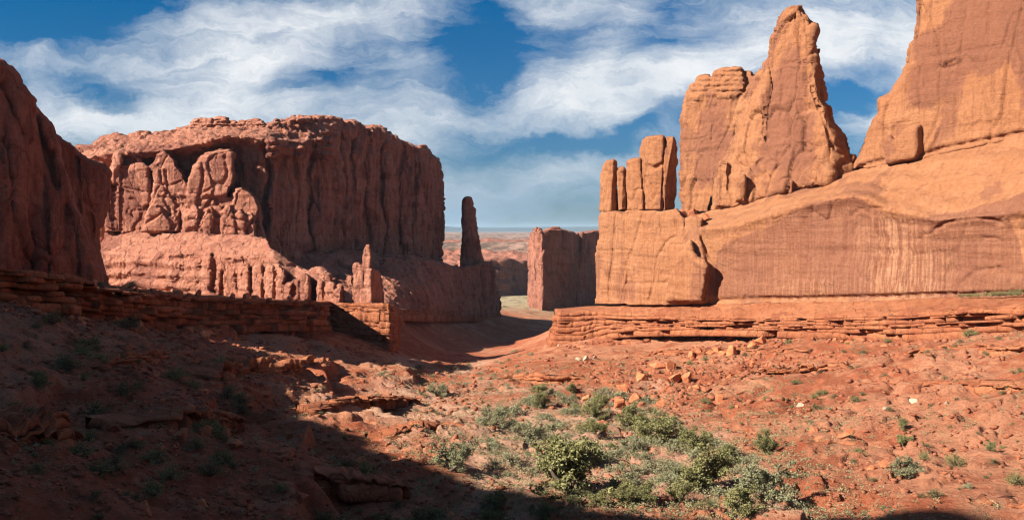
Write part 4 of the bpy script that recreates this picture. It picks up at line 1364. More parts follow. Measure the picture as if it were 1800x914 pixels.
def ledge(label, path, n, seed, mat=None, name='rock_ledge', group=None, **kw):
    """path rows: (px, py lip, py foot, distance, py back, distance back)"""
    a = np.array(path, float)
    top, bot, bk = P(a[:, 0], a[:, 1], a[:, 3]), P(a[:, 0], a[:, 2], a[:, 3]), P(a[:, 0], a[:, 4], a[:, 5])
    base = bot[len(a) // 2]
    me = ledge_mesh(name, top[:, 0], top[:, 1], top[:, 2], bot[:, 2], bk[:, 0], bk[:, 1], bk[:, 2], n, seed, mat or M_LEDGE, base=base, **kw)
    o = obj(name, me, None, base)
    return tag(o, label, 'rock ledge', group)


def gledge(label, path, n, seed, back=3.5, mat=None, group=None, wiggle=1.1, **kw):
    """outcrop standing on the slope; path rows: (px, py foot, height px)"""
    a = np.array(path, float)
    g = sight(a[:, 0], a[:, 1])
    rg = np.random.default_rng(seed)
    m = 200
    t = np.linspace(0, 1, m)
    src = np.linspace(0, 1, len(a))
    hpx = np.interp(t, src, a[:, 2]) * np.repeat(rg.choice([.6, .75, .9, 1.0, 1.1, 1.2], 40), 5)[np.clip(np.round(np.arange(m) + 6 * fbm(np.stack([t * 30, 0 * t, 0 * t + seed], -1), 2, seed)).astype(int), 0, m - 1) // rg.integers(1, 3)] * np.clip(np.minimum(t, 1 - t) / .1, .15, 1)
    wig = wiggle * fbm(np.stack([t * 5, 0 * t, 0 * t + seed + 50], -1), 3, seed)
    g = np.stack([np.interp(t, src, g[:, k]) for k in range(3)], -1)
    dx_, dy_ = np.gradient(g[:, 0]), np.gradient(g[:, 1])
    dl_ = np.hypot(dx_, dy_)
    g[:, 0] += wig * dy_ / dl_
    g[:, 1] -= wig * dx_ / dl_
    a = np.stack([0 * t, 0 * t, hpx], -1)
    zb = smooth_ground(g[:, 0], g[:, 1]) - 0.2
    hz = a[:, 2] / F_PX * g[:, 1]
    tx, ty = np.gradient(g[:, 0]), np.gradient(g[:, 1])
    l = np.hypot(tx, ty)
    bx, by = g[:, 0] - ty / l * back, g[:, 1] + tx / l * back
    bz = np.maximum(smooth_ground(bx, by) - .15, zb - 0.5)
    base = (g[len(a) // 2][0], g[len(a) // 2][1], zb[len(a) // 2])
    me = ledge_mesh('rock_ledge', g[:, 0], g[:, 1], zb + hz, zb, bx, by, np.minimum(bz, zb + hz + 1.0), n, seed, mat or M_LEDGE, base=base, **kw)
    o = obj('rock_ledge', me, None, base)
    return tag(o, label, 'rock ledge', group)


RB = lambda px: (px, R_PLANE(px))
rp = []
for px, t_, b_, d_ in ((974, 556, 592, 5), (986, 550, 604, 12), (1030, 548, 602, 13), (1052, 548, 594, 13), (1080, 550, 588, 11), (1120, 553, 584, 11), (1200, 556, 582, 11), (1300, 558, 582, 11), (1400, 557, 584, 11),
                       (1500, 555, 588, 12), (1600, 550, 590, 12), (1660, 545, 588, 12), (1700, 541, 586, 12), (1800, 538, 586, 12), (1950, 532, 584, 12)):
    Yw = R_PLANE(max(px, 1046))
    Yl = Yw - d_ if px > 980 else Yw + 6
    if px < 1046:
        rp.append((px, t_, b_, Yl, 542 if px < 1000 else 538, Yw + 14))
    else:
        rp.append((px, t_, b_, Yl, float(base_y(px)) + 3, Yw + 2.0))
ledge('long banded sandstone ledge running beneath the sunlit orange wall on the right', rp, 8, 19, batter=0.40, rough=0.62, block=4.5, jitter_z=.06)
ledge('dark shaded ledge below the sunlit butte wall and the near left cliff', [
    (-330, 462, 560, 88, 462, 125), (-120, 458, 545, 104, 460, 140), (0, 470, 530, 116, 478, 162), (60, 478, 535, 124, 486, 170), (110, 490, 542, 134, 493, 180), (140, 504, 552, 140, 498, 186), (190, 511, 560, 148, 501, 200),
    (300, 517, 577, 172, 512, 296), (400, 524, 579, 190, 520, 284), (500, 528, 574, 206, 526, 270), (582, 532, 576, 222, 530, 256)], 7, 12, batter=0.16, rough=1.25, block=3.4, jitter_z=.25)
ledge('sunlit brick-like rock pedestal under the knobbly rock tower', [
    (578, 533, 600, 243, 530, 258), (620, 533, 606, 239, 531, 256), (655, 534, 610, 235, 532, 254), (684, 535, 614, 231, 533, 252), (691, 536, 614, 237, 535, 256), (697, 541, 610, 258, 539, 270), (703, 545, 603, 286, 542, 292)], 10, 13,
    batter=0.16, rough=0.32, block=1.6, ds=.3)
ledge('low dark ledge at the foot of the shaded butte slope', [(698, 543, 557, 290, 541, 300), (760, 545, 561, 332, 543, 350), (820, 546, 561, 380, 544, 400), (878, 547, 559, 438, 545, 455)], 4, 14, rough=0.5)
gledge('red cutbank in deep shade near the left edge of the foreground', [(-70, 792, 62), (0, 788, 66), (60, 786, 66), (110, 782, 60), (142, 768, 38)], 5, 21, back=6, batter=0.12, rough=0.28, block=1.6, wiggle=.3)
gledge('short dim ledge high on the shaded slope under the dark left ledge', [(180, 640, 8), (240, 634, 16), (310, 630, 14), (350, 626, 6)], 4, 41, rough=0.5, block=1.4)
gledge('dim rock step in the middle of the shaded foreground slope', [(230, 745, 10), (310, 738, 24), (400, 742, 20), (440, 738, 8)], 4, 42, rough=0.5, block=1.3)
gledge('dim rock step low in the shaded foreground near the bottom edge', [(480, 850, 10), (560, 846, 22), (660, 852, 18), (720, 850, 8)], 4, 43, rough=0.45, block=1.2)
gledge('shaded reddish ledge halfway down the left slope', [(375, 664, 22), (440, 662, 30), (500, 658, 30), (560, 648, 22), (590, 640, 14)], 4, 22, back=4.5, rough=0.5)
gledge('small sunlit ledge beside the shadow edge left of the sandy wash', [(690, 766, 12), (740, 764, 22), (790, 760, 20), (838, 756, 12)], 4, 23, rough=0.4, block=1.3)
gledge('thin ledge across the sunlit red flat left of the wash', [(540, 716, 6), (620, 706, 11), (700, 702, 9), (740, 702, 5)], 4, 24, rough=0.6, block=1.1, back=2.0)
gledge('stepped outcrop in the middle of the right slope below the rockfall', [(1278, 664, 8), (1350, 658, 13), (1430, 656, 16), (1500, 648, 10)], 4, 25, rough=0.5)
gledge('low ledge where the right slope meets the wash', [(868, 668, 10), (920, 668, 15), (970, 669, 14), (1030, 668, 9), (1085, 664, 6)], 4, 26, rough=0.5)
gledge('thin bedrock tread near the right edge of the slope', [(1560, 674, 7), (1640, 677, 9), (1760, 680, 8), (1850, 680, 6)], 3, 27, rough=0.4)
gledge('foreground rock ledge at the bottom right corner', [(1610, 906, 10), (1690, 902, 20), (1760, 898, 18), (1840, 896, 12)], 4, 29, rough=0.35, block=1.4)
gledge('upper bedrock tread under the banded ledge', [(1130, 622, 6), (1220, 620, 10), (1330, 618, 8), (1420, 616, 6)], 3, 30, rough=0.5)
gledge('broken step below the right end of the banded ledge', [(1590, 622, 8), (1680, 618, 13), (1760, 618, 12), (1850, 614, 10)], 4, 31, rough=0.5)

# ------------------------------------------------------------------ distant mesas
def mesa(label, poly, plane, thick, off, seed, vox=3.0):
    rk = Rock()
    rk.add(poly, plane, thick, noise=1.0, seed=seed, step=1.0, off=off)
    c = np.array(poly).mean(0)
    base = P(c[0], max(p[1] for p in poly), plane(c[0]))
    o = rk.build('mesa', M_FAR, vox, base, [weather(rib=1.2, ribw=16, bed=2.2, bedh=5, lump=2, lumpw=40, fine=.6, crack=3.2, crackw=26, seed=seed)], None, 0)
    tag(o, label, 'mesa')


def tiers(lev, run):
    def fn(X, Y):
        o = 0
        for y in lev:
            yy = y + 1.6 * np.sin(X / 9.0 + y) + 1.0 * np.sin(X / 3.7 + 2 * y)
            o = o + run * smooth01((yy - Y) / 1.2)
        return o
    return fn


mesa('distant mesa with a shaded striped cliff above the green meadow', [(755, 548), (756, 467), (790, 465), (807, 467), (811, 460), (848, 459), (853, 456), (898, 458), (904, 460), (932, 457), (985, 455), (985, 548)], Plane(755, 850, 985, 1010), 300,
     lambda X, Y: 5 * np.sin(X / 13.0) + 2.5 * np.sin(X / 4.3) - 5 * smooth01((Y - 472) / 3) - 6 * smooth01((Y - 492) / 3) - 10 * smooth01((Y - 508) / 14) + 14 * smooth01((812 - X) / 3), 301, 2.2)
mesa('distant tiered mesa of pink rock terraces behind the spire', [(740, 485), (745, 440), (776, 437), (800, 441), (815, 438), (835, 443), (850, 440), (870, 444), (905, 442), (925, 445), (985, 441), (985, 485)], Plane(740, 1240, 985, 1160), 300,
     tiers((446, 450, 454, 458, 463), 14), 302, 2.6)
mesa('farthest flat mesa line below the blue hills', [(740, 445), (745, 424), (790, 422), (830, 424), (860, 420), (900, 423), (950, 419), (1060, 421), (1060, 445)], Plane(740, 1850, 1060, 1800), 500, tiers((426, 430, 434), 40), 303, 4.0)

# ------------------------------------------------------------------ boulders
def boulder_mesh(name, seed, mat, sub=4):
    rng = np.random.default_rng(seed)
    bm = bmesh.new()
    bmesh.ops.create_icosphere(bm, subdivisions=sub, radius=1.0)
    me = bpy.data.meshes.new(name)
    bm.to_mesh(me)
    bm.free()
    co = get_co(me)
    for k in range(18):
        nrm = rng.normal(size=3)
        nrm[2] *= 0.7
        nrm /= np.linalg.norm(nrm)
        d = rng.uniform(0.36, 0.62)
        h = co @ nrm - d
        co -= np.clip(h, 0, None)[:, None] * nrm
    co *= 1.75 * rng.uniform(0.75, 1.25, 3) * np.array([1.1, 1, 0.8])
    nn = co / np.linalg.norm(co, axis=1)[:, None]
    co += nn * (0.025 * fbm(co * 2.5 + seed, 4, seed) + 0.015 * fbm(co * 7 + seed, 3, seed + 1))[:, None]
    co[:, 2] -= co[:, 2].min() * 0.62
    set_co(me, co)
    me.materials.append(mat)
    me.polygons.foreach_set('use_smooth', [False] * len(me.polygons))
    return me


BOULD = [boulder_mesh('boulder', 500 + k, M_BOULDER) for k in range(9)]
PALEB = [boulder_mesh('boulder', 520 + k, M_PALE) for k in range(3)]
rnd = np.random.default_rng(77)


def put(me, name, pos, size, label, cat, group, rz=None, tilt=0.0, sx=1.0):
    o = bpy.data.objects.new(name, me)
    COL.objects.link(o)
    o.location = pos
    o.scale = (size * sx, size, size)
    o.rotation_euler = (rnd.normal(0, tilt), rnd.normal(0, tilt), rnd.uniform(0, 6.28) if rz is None else rz)
    return tag(o, label, cat, group)


def scatter_px(poly, n, seed, bias=0.0):
    """n random picture positions inside an outline"""
    r = np.random.default_rng(seed)
    poly = np.array(poly, float)
    lo, hi = poly.min(0), poly.max(0)
    out = []
    while len(out) < n:
        c = r.uniform(lo, hi, (4 * n, 2))
        ins, _ = poly_mask(poly, c[:, 0], c[:, 1])
        out += list(c[ins])
    return np.array(out[:n])


def boulders(spots, label, group, meshes=None):
    spots = np.array(spots, float)
    g = sight(spots[:, 0], spots[:, 1])
    for s_, p in zip(spots, g):
        if np.isnan(p[0]):
            continue
        size = s_[2] / F_PX * p[1] * 0.40
        ms = meshes or BOULD
        put(ms[rnd.integers(len(ms))], 'boulder', p - np.array([0, 0, 0.30 * size]), size, label, 'boulder', group, tilt=0.25)


def single_boulder(px, py, w, label, group=None, me=None):
    p = sight([px], [py])[0]
    size = w / F_PX * p[1] * 0.40
    put(me or BOULD[rnd.integers(len(BOULD))], 'boulder', p - np.array([0, 0, 0.30 * size]), size, label, 'boulder', group, tilt=0.2)


for px, py, w, lb in ((1015, 630, 12, 'pale cream boulder, leftmost of three on the upper right slope'), (1031, 629, 16, 'long pale cream boulder between two rounder ones on the upper right slope'),
                      (1046, 628, 13, 'pale cream boulder at right end of the pale trio'), (1406, 710, 13, 'whitish boulder beside a small bush in the middle of the right slope'),
                      (1605, 705, 16, 'flat whitish boulder alone on the bare red right slope'), (1555, 722, 10, 'small whitish stone on the right slope under the flat white boulder'),
                      (1664, 706, 10, 'small whitish stone near sagebrush towards the right edge'), (982, 604, 7, 'single whitish stone below the left end of the banded ledge')):
    single_boulder(px, py, w, lb, None, PALEB[int(px) % 3])
for px, py, w, lb in ((1177, 648, 26, 'squared orange boulder at the top of the rockfall'), (1098, 690, 28, 'large reddish boulder overhanging the thicket at the left of the rockfall'), (1085, 716, 30, 'dark red boulder at the foot of the rockfall among green junipers'),
                      (1112, 706, 26, 'pointed orange boulder at the foot of the rockfall'), (1184, 672, 30, 'broad slab boulder in the middle of the rockfall'), (1150, 664, 24, 'rounded orange boulder left of the broad slab in the rockfall'),
                      (1032, 707, 20, 'lone reddish boulder left of the rockfall at the edge of the thicket'), (1287, 592, 30, 'big leaning boulder just under the banded ledge'), (1337, 606, 32, 'rough dark-ribbed boulder heap under the banded ledge'),
                      (1266, 704, 22, 'lone tan boulder right of the rockfall'), (1470, 878, 22, 'red boulder at the edge of the bottom right shadow'), (225, 612, 30, 'grey-brown boulder in the shade under the dark ledge'),
                      (635, 790, 32, 'rounded boulder near the shadow edge on the left slope'), (430, 705, 28, 'tall boulder in shade on the left slope'), (500, 795, 0, None)):
    if lb:
        single_boulder(px, py, w, lb)
fall = scatter_px([(1060, 722), (1085, 665), (1140, 632), (1200, 612), (1300, 590), (1360, 600), (1365, 640), (1310, 655), (1250, 690), (1190, 725)], 70, 5)
boulders([(x, y, 5 + 20 * rnd.random() ** 2.0) for x, y in fall], 'angular orange boulder in the rockfall under the banded ledge', 'boulders of the rockfall')
rs = scatter_px([(1000, 600), (1800, 600), (1800, 914), (1450, 914), (1380, 800), (1250, 730), (1000, 690)], 40, 6)
boulders([(x, y, 3 + 9 * rnd.random() ** 2.5) for x, y in rs], 'small reddish boulder lying on the open sunlit right slope', 'boulders on the right slope')
ls = scatter_px([(0, 640), (300, 610), (480, 690), (700, 780), (830, 850), (840, 914), (0, 914)], 65, 7)
boulders([(x, y, 9 + 32 * rnd.random() ** 2.0) for x, y in ls], 'dim brown boulder on the shaded left foreground slope', 'boulders on the shaded slope')
ls = scatter_px([(170, 760), (230, 700), (330, 690), (420, 740), (420, 800), (300, 830), (200, 820)], 26, 8)
boulders([(x, y, 15 + 26 * rnd.random() ** 1.5) for x, y in ls], 'dim boulder in the tumbled pile beside the red cutbank', 'boulders of the shaded pile')
ls = scatter_px([(560, 660), (760, 680), (900, 700), (840, 800), (700, 760), (560, 720)], 16, 9)
boulders([(x, y, 3 + 7 * rnd.random() ** 2) for x, y in ls], 'small boulder on the sunlit red flat left of the wash', 'boulders on the red flat')
ls = np.concatenate([scatter_px([(1360, 768), (1440, 752), (1540, 752), (1540, 776), (1440, 784)], 12, 15), scatter_px([(1520, 820), (1580, 815), (1590, 840), (1530, 842)], 5, 16)])
boulders([(x, y, 8 + 16 * rnd.random() ** 1.5) for x, y in ls], 'reddish boulder in the broken outcrop on the lower right slope', 'boulders of the lower right outcrop')
for k, (px, py, w) in enumerate(((1199, 386, 20), (1212, 388, 18), (1224, 384, 20), (1215, 380, 16), (1232, 387, 14), (1238, 381, 14))):
    Yb = float(R_PLANE(px)) + 5
    p = P(px, py, Yb)
    lb = ('tan block of the pile', 'dark angular block of the pile', 'large block of the pile', 'topmost block of the pile', 'small block of the pile', 'last block of the pile')[k]
    put(BOULD[k], 'boulder', p - np.array([0, 0, .8]), w / F_PX * Yb * 0.55, lb + ' wedged right of the finger columns', 'boulder', 'blocks wedged beside the finger columns', tilt=.3)


ls = scatter_px([(0, 532), (140, 555), (300, 580), (580, 578), (580, 592), (300, 598), (140, 574), (0, 552)], 30, 17)
boulders([(x, y, 8 + 22 * rnd.random() ** 1.8) for x, y in ls], 'dim block fallen at the foot of the dark left ledge', 'fallen blocks under the dark left ledge')
ls = scatter_px([(1000, 606), (1100, 592), (1300, 588), (1500, 592), (1790, 590), (1790, 600), (1500, 602), (1300, 598), (1100, 606)], 24, 18)
boulders([(x, y, 5 + 13 * rnd.random() ** 1.8) for x, y in ls], 'reddish block fallen at the foot of the banded right ledge', 'fallen blocks under the banded ledge')
for k in range(20):
    t_ = (k + rnd.random()) / 20
    px = 150 + 425 * t_
    Yl = float(np.interp(px, [140, 190, 300, 400, 500, 582], [141, 149, 173, 191, 207, 223])) + rnd.uniform(0.5, 3)
    py = float(np.interp(px, [140, 190, 300, 400, 500, 582], [503, 510, 516, 523, 527, 531]))
    p = P(px, py, Yl)
    put(BOULD[k % 9], 'boulder', p - np.array([0, 0, .3]), rnd.uniform(.3, .8), 'loose block lying on the top edge of the dark left ledge', 'boulder', 'blocks on the ledge lip', tilt=.3, sx=1.3)


# loose stones: too many to count
def rubble():
    rng = np.random.default_rng(3)
    bm = bmesh.new()
    bmesh.ops.create_icosphere(bm, subdivisions=1, radius=1.0)
    me = bpy.data.meshes.new('t')
    bm.to_mesh(me)
    bm.free()
    sph = get_co(me)
    for k in range(9):
        q = rng.normal(size=3)
        q /= np.linalg.norm(q)
        sph -= np.clip(sph @ q - .5, 0, None)[:, None] * q
    fc = np.array([list(p.vertices) for p in me.polygons])
    bpy.data.meshes.remove(me)
    n = 24000
    yy = rng.uniform(0, 1, n) ** 0.8
    pxs = rng.uniform(-60, 1860, n)
    Yd = 48 * (210 / 48) ** yy
    k = (pxs - 900) / F_PX
    x, y = k * Yd, Yd
    pat = fbm(np.stack([x / 8, y / 8, 0 * x], -1), 3, 31)
    keep = pat + rng.normal(0, .15, n) > -0.02
    x, y = x[keep], y[keep]
    ex = [sight(*scatter_px(pl, k, 70 + i).T) for i, (pl, k) in enumerate((
        ([(1050, 725), (1085, 660), (1140, 628), (1200, 606), (1300, 588), (1380, 600), (1380, 650), (1310, 665), (1250, 700), (1190, 730)], 1500),
        ([(985, 600), (1100, 586), (1300, 582), (1500, 586), (1800, 586), (1800, 602), (1500, 600), (1300, 596), (1100, 604), (985, 616)], 1000),
        ([(0, 530), (140, 552), (300, 577), (580, 576), (580, 592), (300, 600), (140, 575), (0, 556)], 700),
        ([(0, 600), (300, 600), (500, 690), (700, 780), (830, 850), (840, 914), (0, 914)], 1800),
        ([(580, 604), (700, 612), (700, 622), (580, 616)], 150)))]
    ex = np.concatenate(ex)
    ex = ex[~np.isnan(ex[:, 0])]
    x, y = np.concatenate([x, ex[:, 0]]), np.concatenate([y, ex[:, 1]])
    z = ground(x, y)
    n = len(x)
    sz = np.clip(0.10 + 0.55 * rng.random(n) ** 5, .08, .7) * np.clip(y / 90, .7, 1.5)
    V = np.empty((n, len(sph), 3))
    for i in range(n):
        s = sz[i] * rng.uniform(.6, 1.3, 3) * np.array([1, 1, .7])
        a = rng.uniform(0, 6.28)
        p = sph * rng.uniform(.75, 1.2, (len(sph), 1)) * s
        c, si = math.cos(a), math.sin(a)
        V[i] = np.stack([p[:, 0] * c - p[:, 1] * si + x[i], p[:, 0] * si + p[:, 1] * c + y[i], p[:, 2] + z[i] + sz[i] * .1], -1)
    F = (fc[None] + (np.arange(n) * len(sph))[:, None, None]).reshape(-1, 3)
    o = obj('rubble', mesh_from('rubble', V.reshape(-1, 3), F, M_BOULDER, smooth=False))
    tag(o, kind='stuff')


rubble()


# ------------------------------------------------------------------ plants
def tube_mesh(paths, sides=6):
    V, F, nv = [], [], 0
    for pts, rads in paths:
        pts = np.asarray(pts, float)
        n = len(pts)
        d = np.gradient(pts, axis=0)
        d /= np.linalg.norm(d, axis=1)[:, None] + 1e-9
        ref = np.where(np.abs(d[:, 2:3]) > 0.9, np.array([[1.0, 0, 0]]), np.array([[0, 0, 1.0]]))
        a = np.cross(d, ref)
        a /= np.linalg.norm(a, axis=1)[:, None] + 1e-9
        b = np.cross(d, a)
        an = np.arange(sides) * 2 * math.pi / sides
        ring = pts[:, None] + (a[:, None] * np.cos(an)[None, :, None] + b[:, None] * np.sin(an)[None, :, None]) * np.asarray(rads)[:, None, None]
        V.append(ring.reshape(-1, 3))
        i = np.arange(n * sides).reshape(n, sides) + nv
        j = np.roll(i, -1, 1)
        F.append(np.stack([i[:-1], j[:-1], j[1:], i[1:]], -1).reshape(-1, 4))
        nv += n * sides
    return np.concatenate(V), np.concatenate(F)


def leaf_cards(cent, size, rng, tone):
    """small pointed leaf sprays (two triangles each), random attitude"""
    n = len(cent)
    a = rng.normal(size=(n, 3))
    a /= np.linalg.norm(a, axis=1)[:, None]
    a[:, 2] = np.abs(a[:, 2]) * .8
    b = np.cross(a, rng.normal(size=(n, 3)))
    b /= np.linalg.norm(b, axis=1)[:, None] + 1e-9
    s = size * rng.uniform(0.6, 1.4, (n, 1))
    V = np.stack([cent - a * s, cent + b * s * .55, cent + a * s, cent - b * s * .55], 1).reshape(-1, 3)
    F = np.arange(n * 4).reshape(n, 4)
    return V, F, np.repeat(tone, 4)


def juniper(seed, mat, spread=1.0, n_leaf=3600, lean=0.0, openness=0.5):
    """height about 1; returns trunk and crown meshes"""
    rng = np.random.default_rng(seed)
    paths, tips = [], []

    def grow(p, d, ln, r, depth):
        n = 5
        pts = [p]
        for k in range(n):
            d = d + rng.normal(0, 0.22, 3) + np.array([0, 0, .05])
            d = d / np.linalg.norm(d)
            p = p + d * ln / n
            pts.append(p)
            if depth > 0 and k >= 1:
                tips.append((p, .6))
        paths.append((pts, np.linspace(r, r * .45, n + 1)))
        if depth >= 2:
            tips.append((p, 1.0))
            return
        for k in range(rng.integers(3, 5)):
            nd = d * .5 + rng.normal(0, .75, 3) * np.array([spread, spread, .55]) + np.array([0, 0, .25])
            nd /= np.linalg.norm(nd)
            grow(pts[rng.integers(2, n + 1)], nd, ln * rng.uniform(.6, .85), r * .55, depth + 1)
    stems = rng.integers(4, 6)
    for k in range(stems):
        d = np.array([rng.normal(0, .8 * spread) + lean, rng.normal(0, .8 * spread), 1.0])
        d /= np.linalg.norm(d)
        grow(np.array([rng.normal(0, .03), rng.normal(0, .03), -0.03]), d, .30, .032, 0)
    tv, tf = tube_mesh(paths, 5)
    T = np.array([t[0] for t in tips])
    w = np.array([t[1] for t in tips])
    pick = rng.choice(len(T), n_leaf, p=w / w.sum())
    tone_c = rng.uniform(0, 1, len(T))
    rad = rng.uniform(.035, .08, len(T))
    g = rng.normal(size=(n_leaf, 3))
    g /= np.linalg.norm(g, axis=1)[:, None]
    g *= rng.random((n_leaf, 1)) ** .5
    size_l = .0155
    c = T[pick] + g * rad[pick][:, None] * np.array([1.15, 1.15, .9])
    tone = np.clip(tone_c[pick] * .6 + rng.random(n_leaf) * .4, 0, 1)
    lv, lf, tn = leaf_cards(c, size_l, rng, tone)
    top = max(lv[:, 2].max(), .3)
    tv, lv = tv / top, lv / top
    tm = mesh_from('trunk', tv, tf, M_BARK)
    cm = mesh_from('crown', lv, lf, mat, smooth=False)
    set_attr(cm, 'tone', tn)
    return tm, cm


def bush(seed, mat, n_leaf=900, flat=0.7, stems=26, leaf=.045, up=.6):
    rng = np.random.default_rng(seed)
    paths, cent, tone = [], [], []
    for k in range(stems):
        a = rng.uniform(0, 6.28)
        e = rng.uniform(.15, 1.45)
        d = np.array([math.cos(a) * math.cos(e), math.sin(a) * math.cos(e), math.sin(e)])
        L = rng.uniform(.6, 1.0)
        pts = [np.array([0, 0, -.05]), d * L * .5 + rng.normal(0, .05, 3), d * L * np.array([1, 1, flat]) + rng.normal(0, .06, 3)]
        paths.append((pts, [.018, .012, .006]))
        m = n_leaf // stems
        t = rng.uniform(.45, 1.08, m)
        base = np.where(t[:, None] < .5, pts[0] + (pts[1] - pts[0]) * (t[:, None] * 2), pts[1] + (pts[2] - pts[1]) * (t[:, None] * 2 - 1))
        cent.append(base + rng.normal(0, .075, (m, 3)))
        tone.append(np.clip(rng.random() * .6 + rng.random(m) * .4, 0, 1))
    c, tn = np.concatenate(cent), np.concatenate(tone)
    c[:, 2] = np.abs(c[:, 2])
    lv, lf, tt = leaf_cards(c, leaf, rng, tn)
    tv, tf = tube_mesh(paths, 3)
    V = np.concatenate([lv, tv])
    F = np.concatenate([lf, tf + len(lv)])
    V = V / max(V[:, 2].max(), .2)
    me = mesh_from('shrub', V, F, [mat, M_BARK], smooth=False)
    me.polygons.foreach_set('material_index', [0] * len(lf) + [1] * len(tf))
    set_attr(me, 'tone', np.concatenate([tt, np.zeros(len(tv)) + .5]))
    return me


JUN = [juniper(700 + k, M_JUN, sp, nl, ln) for k, (sp, nl, ln) in enumerate(((1.3, 7500, .15), (1.0, 7000, -.1), (.8, 6500, 0), (1.1, 6500, .2), (.9, 6000, -.2)))]
PALEJ = [juniper(720 + k, M_SAGE, sp, nl, 0) for k, (sp, nl) in enumerate(((1.1, 6000), (.9, 6000), (1.2, 6000)))]
SAGE = [bush(740 + k, M_SAGE, 900, .6) for k in range(4)]
BRUSH = [bush(750 + k, M_BRUSH, 850, .75) for k in range(4)]
DARK = [bush(760 + k, M_JUN, 1000, .85, 30) for k in range(4)]


def tree(px, py, h, label, group=None, pale=False, v=None, name='juniper_tree'):
    p = sight([px], [py])[0]
    if np.isnan(p[0]):
        return
    hm = h / F_PX * p[1]
    lib = PALEJ if pale else JUN
    tm, cm = lib[rnd.integers(len(lib)) if v is None else v]
    r = empty(name, p)
    r.rotation_euler.z = rnd.uniform(0, 6.28)
    r.scale = (hm, hm, hm)
    tag(r, label, 'tree', group)
    obj('trunk', tm, r)
    obj('crown', cm, r)
    return r


for a in ((1000, 876, 105, 'largest dark spreading juniper at the shadow edge in the lower centre', None, False, 0), (1022, 822, 52, 'dark upright juniper just behind the largest spreading juniper', None, False, 2),
          (1238, 856, 92, 'tall olive green juniper with full crown near the bottom right of the thicket', None, False, 1), (1218, 796, 50, 'rounded juniper directly behind the tall olive green juniper', None, False, 3),
          (1152, 766, 66, 'dense juniper on the right side of the thicket', None, False, 2), (1104, 752, 48, 'broad juniper left of the dense one in the thicket', None, False, 3), (1052, 734, 44, 'juniper at the foot of the rockfall boulders', None, False, 4),
          (872, 756, 36, 'lone grey-green juniper at the left margin of the wash', None, True, 0), (928, 778, 38, 'feathery pale juniper left of the thicket', None, True, 1), (1350, 796, 46, 'round-headed olive juniper standing alone at the slope foot', None, False, 1),
          (1352, 890, 74, 'large pale green bushy juniper by the bottom shadow', None, True, 2), (1292, 912, 62, 'dark juniper in the shadow at the bottom centre right', None, False, 3), (1196, 884, 48, 'dark juniper left of the tall olive green one', None, False, 4),
          (950, 697, 22, 'small green juniper at the far left of the thicket', None, False, 2), (1006, 693, 18, 'small green juniper in the far middle of the thicket', None, False, 3),
          (1590, 766, 24, 'lower of two dark green junipers on the open right slope', None, False, 2), (1586, 746, 20, 'upper of two dark green junipers on the open right slope', None, False, 4),
          (1740, 778, 20, 'compact dark juniper on the slope near the right edge', None, False, 3), (1585, 836, 36, 'sprawling grey-green juniper on the lower right slope', None, True, 0),
          (770, 692, 26, 'thin pale juniper beside the far end of the sandy wash', None, True, 1), (790, 820, 54, 'open pale juniper at the left edge of the wash by the shadow', None, True, 2)):
    tree(*a)
for x, y in scatter_px([(940, 695), (1060, 700), (1180, 725), (1280, 790), (1290, 860), (1180, 860), (1060, 790), (930, 780)], 16, 41):
    tree(x, y, rnd.uniform(14, 32), 'olive green juniper in the crowded thicket on the valley floor', 'junipers of the valley thicket', rnd.random() < .35)
for x, y in scatter_px([(830, 850), (960, 850), (1180, 885), (1180, 914), (840, 914)], 9, 42):
    tree(x, y, rnd.uniform(26, 46), 'dark low juniper in the bottom centre shadow', 'junipers in the bottom shadow')


def shrubs(spots, lib, label, group, name='shrub', cat='shrub'):
    spots = np.array(spots, float)
    g = sight(spots[:, 0], spots[:, 1])
    for s_, p in zip(spots, g):
        if np.isnan(p[0]):
            continue
        h = s_[2] / F_PX * p[1]
        put(lib[rnd.integers(len(lib))], name, p - np.array([0, 0, .04]), h, label, cat, group, sx=rnd.uniform(.9, 1.3))


R_SH = [(1240, 712, 15, 'bushy dark shrub right of the rockfall'), (1441, 694, 12, 'wide dark shrub in the middle of the right slope'), (1400, 680, 13, 'dark shrub left of the wide one in the middle of the right slope'),
        (1448, 690, 11, 'dark green shrub above the whitish boulder'), (1503, 710, 13, 'round dark shrub right of the whitish boulder'), (1436, 715, 17, 'twiggy brown shrub beside the whitish boulder'), (1465, 572, 10, 'dark shrub tucked against the banded ledge'),
        (1704, 594, 17, 'dark green shrub under the right part of the banded ledge'), (1792, 640, 18, 'dark shrub at the right edge below the ledge'), (1508, 798, 17, 'upright dark shrub on the lower right slope'),
        (1680, 802, 24, 'dark bush on the lower right slope near the edge'), (1782, 845, 26, 'spiky dark shrub at the right edge of the lower slope'), (1640, 892, 20, 'twiggy shrub beside the bottom right shadow'), (1703, 866, 12, 'round grey-green sage cushion in the lower right'),
        (1434, 836, 14, 'low spreading shrub near the bottom right of the thicket'), (1625, 815, 16, 'green shrub right of the sprawling juniper'), (1560, 598, 10, 'small shrub below the middle of the banded ledge'), (1270, 588, 12, 'green shrub beside the big leaning boulder')]
for px, py, h, lb in R_SH:
    shrubs([(px, py, h)], [DARK[rnd.integers(4)]] if 'sage' not in lb and 'twiggy' not in lb else [SAGE[rnd.integers(4)] if 'sage' in lb else BRUSH[rnd.integers(4)]], lb, None)
shrubs([(x, y, rnd.uniform(5, 11)) for x, y in scatter_px([(1150, 590), (1800, 600), (1800, 900), (1450, 900), (1350, 790), (1200, 700)], 70, 51)], BRUSH + DARK[:1], 'small dark shrub dotted on the open sunlit right slope', 'shrubs on the right slope')
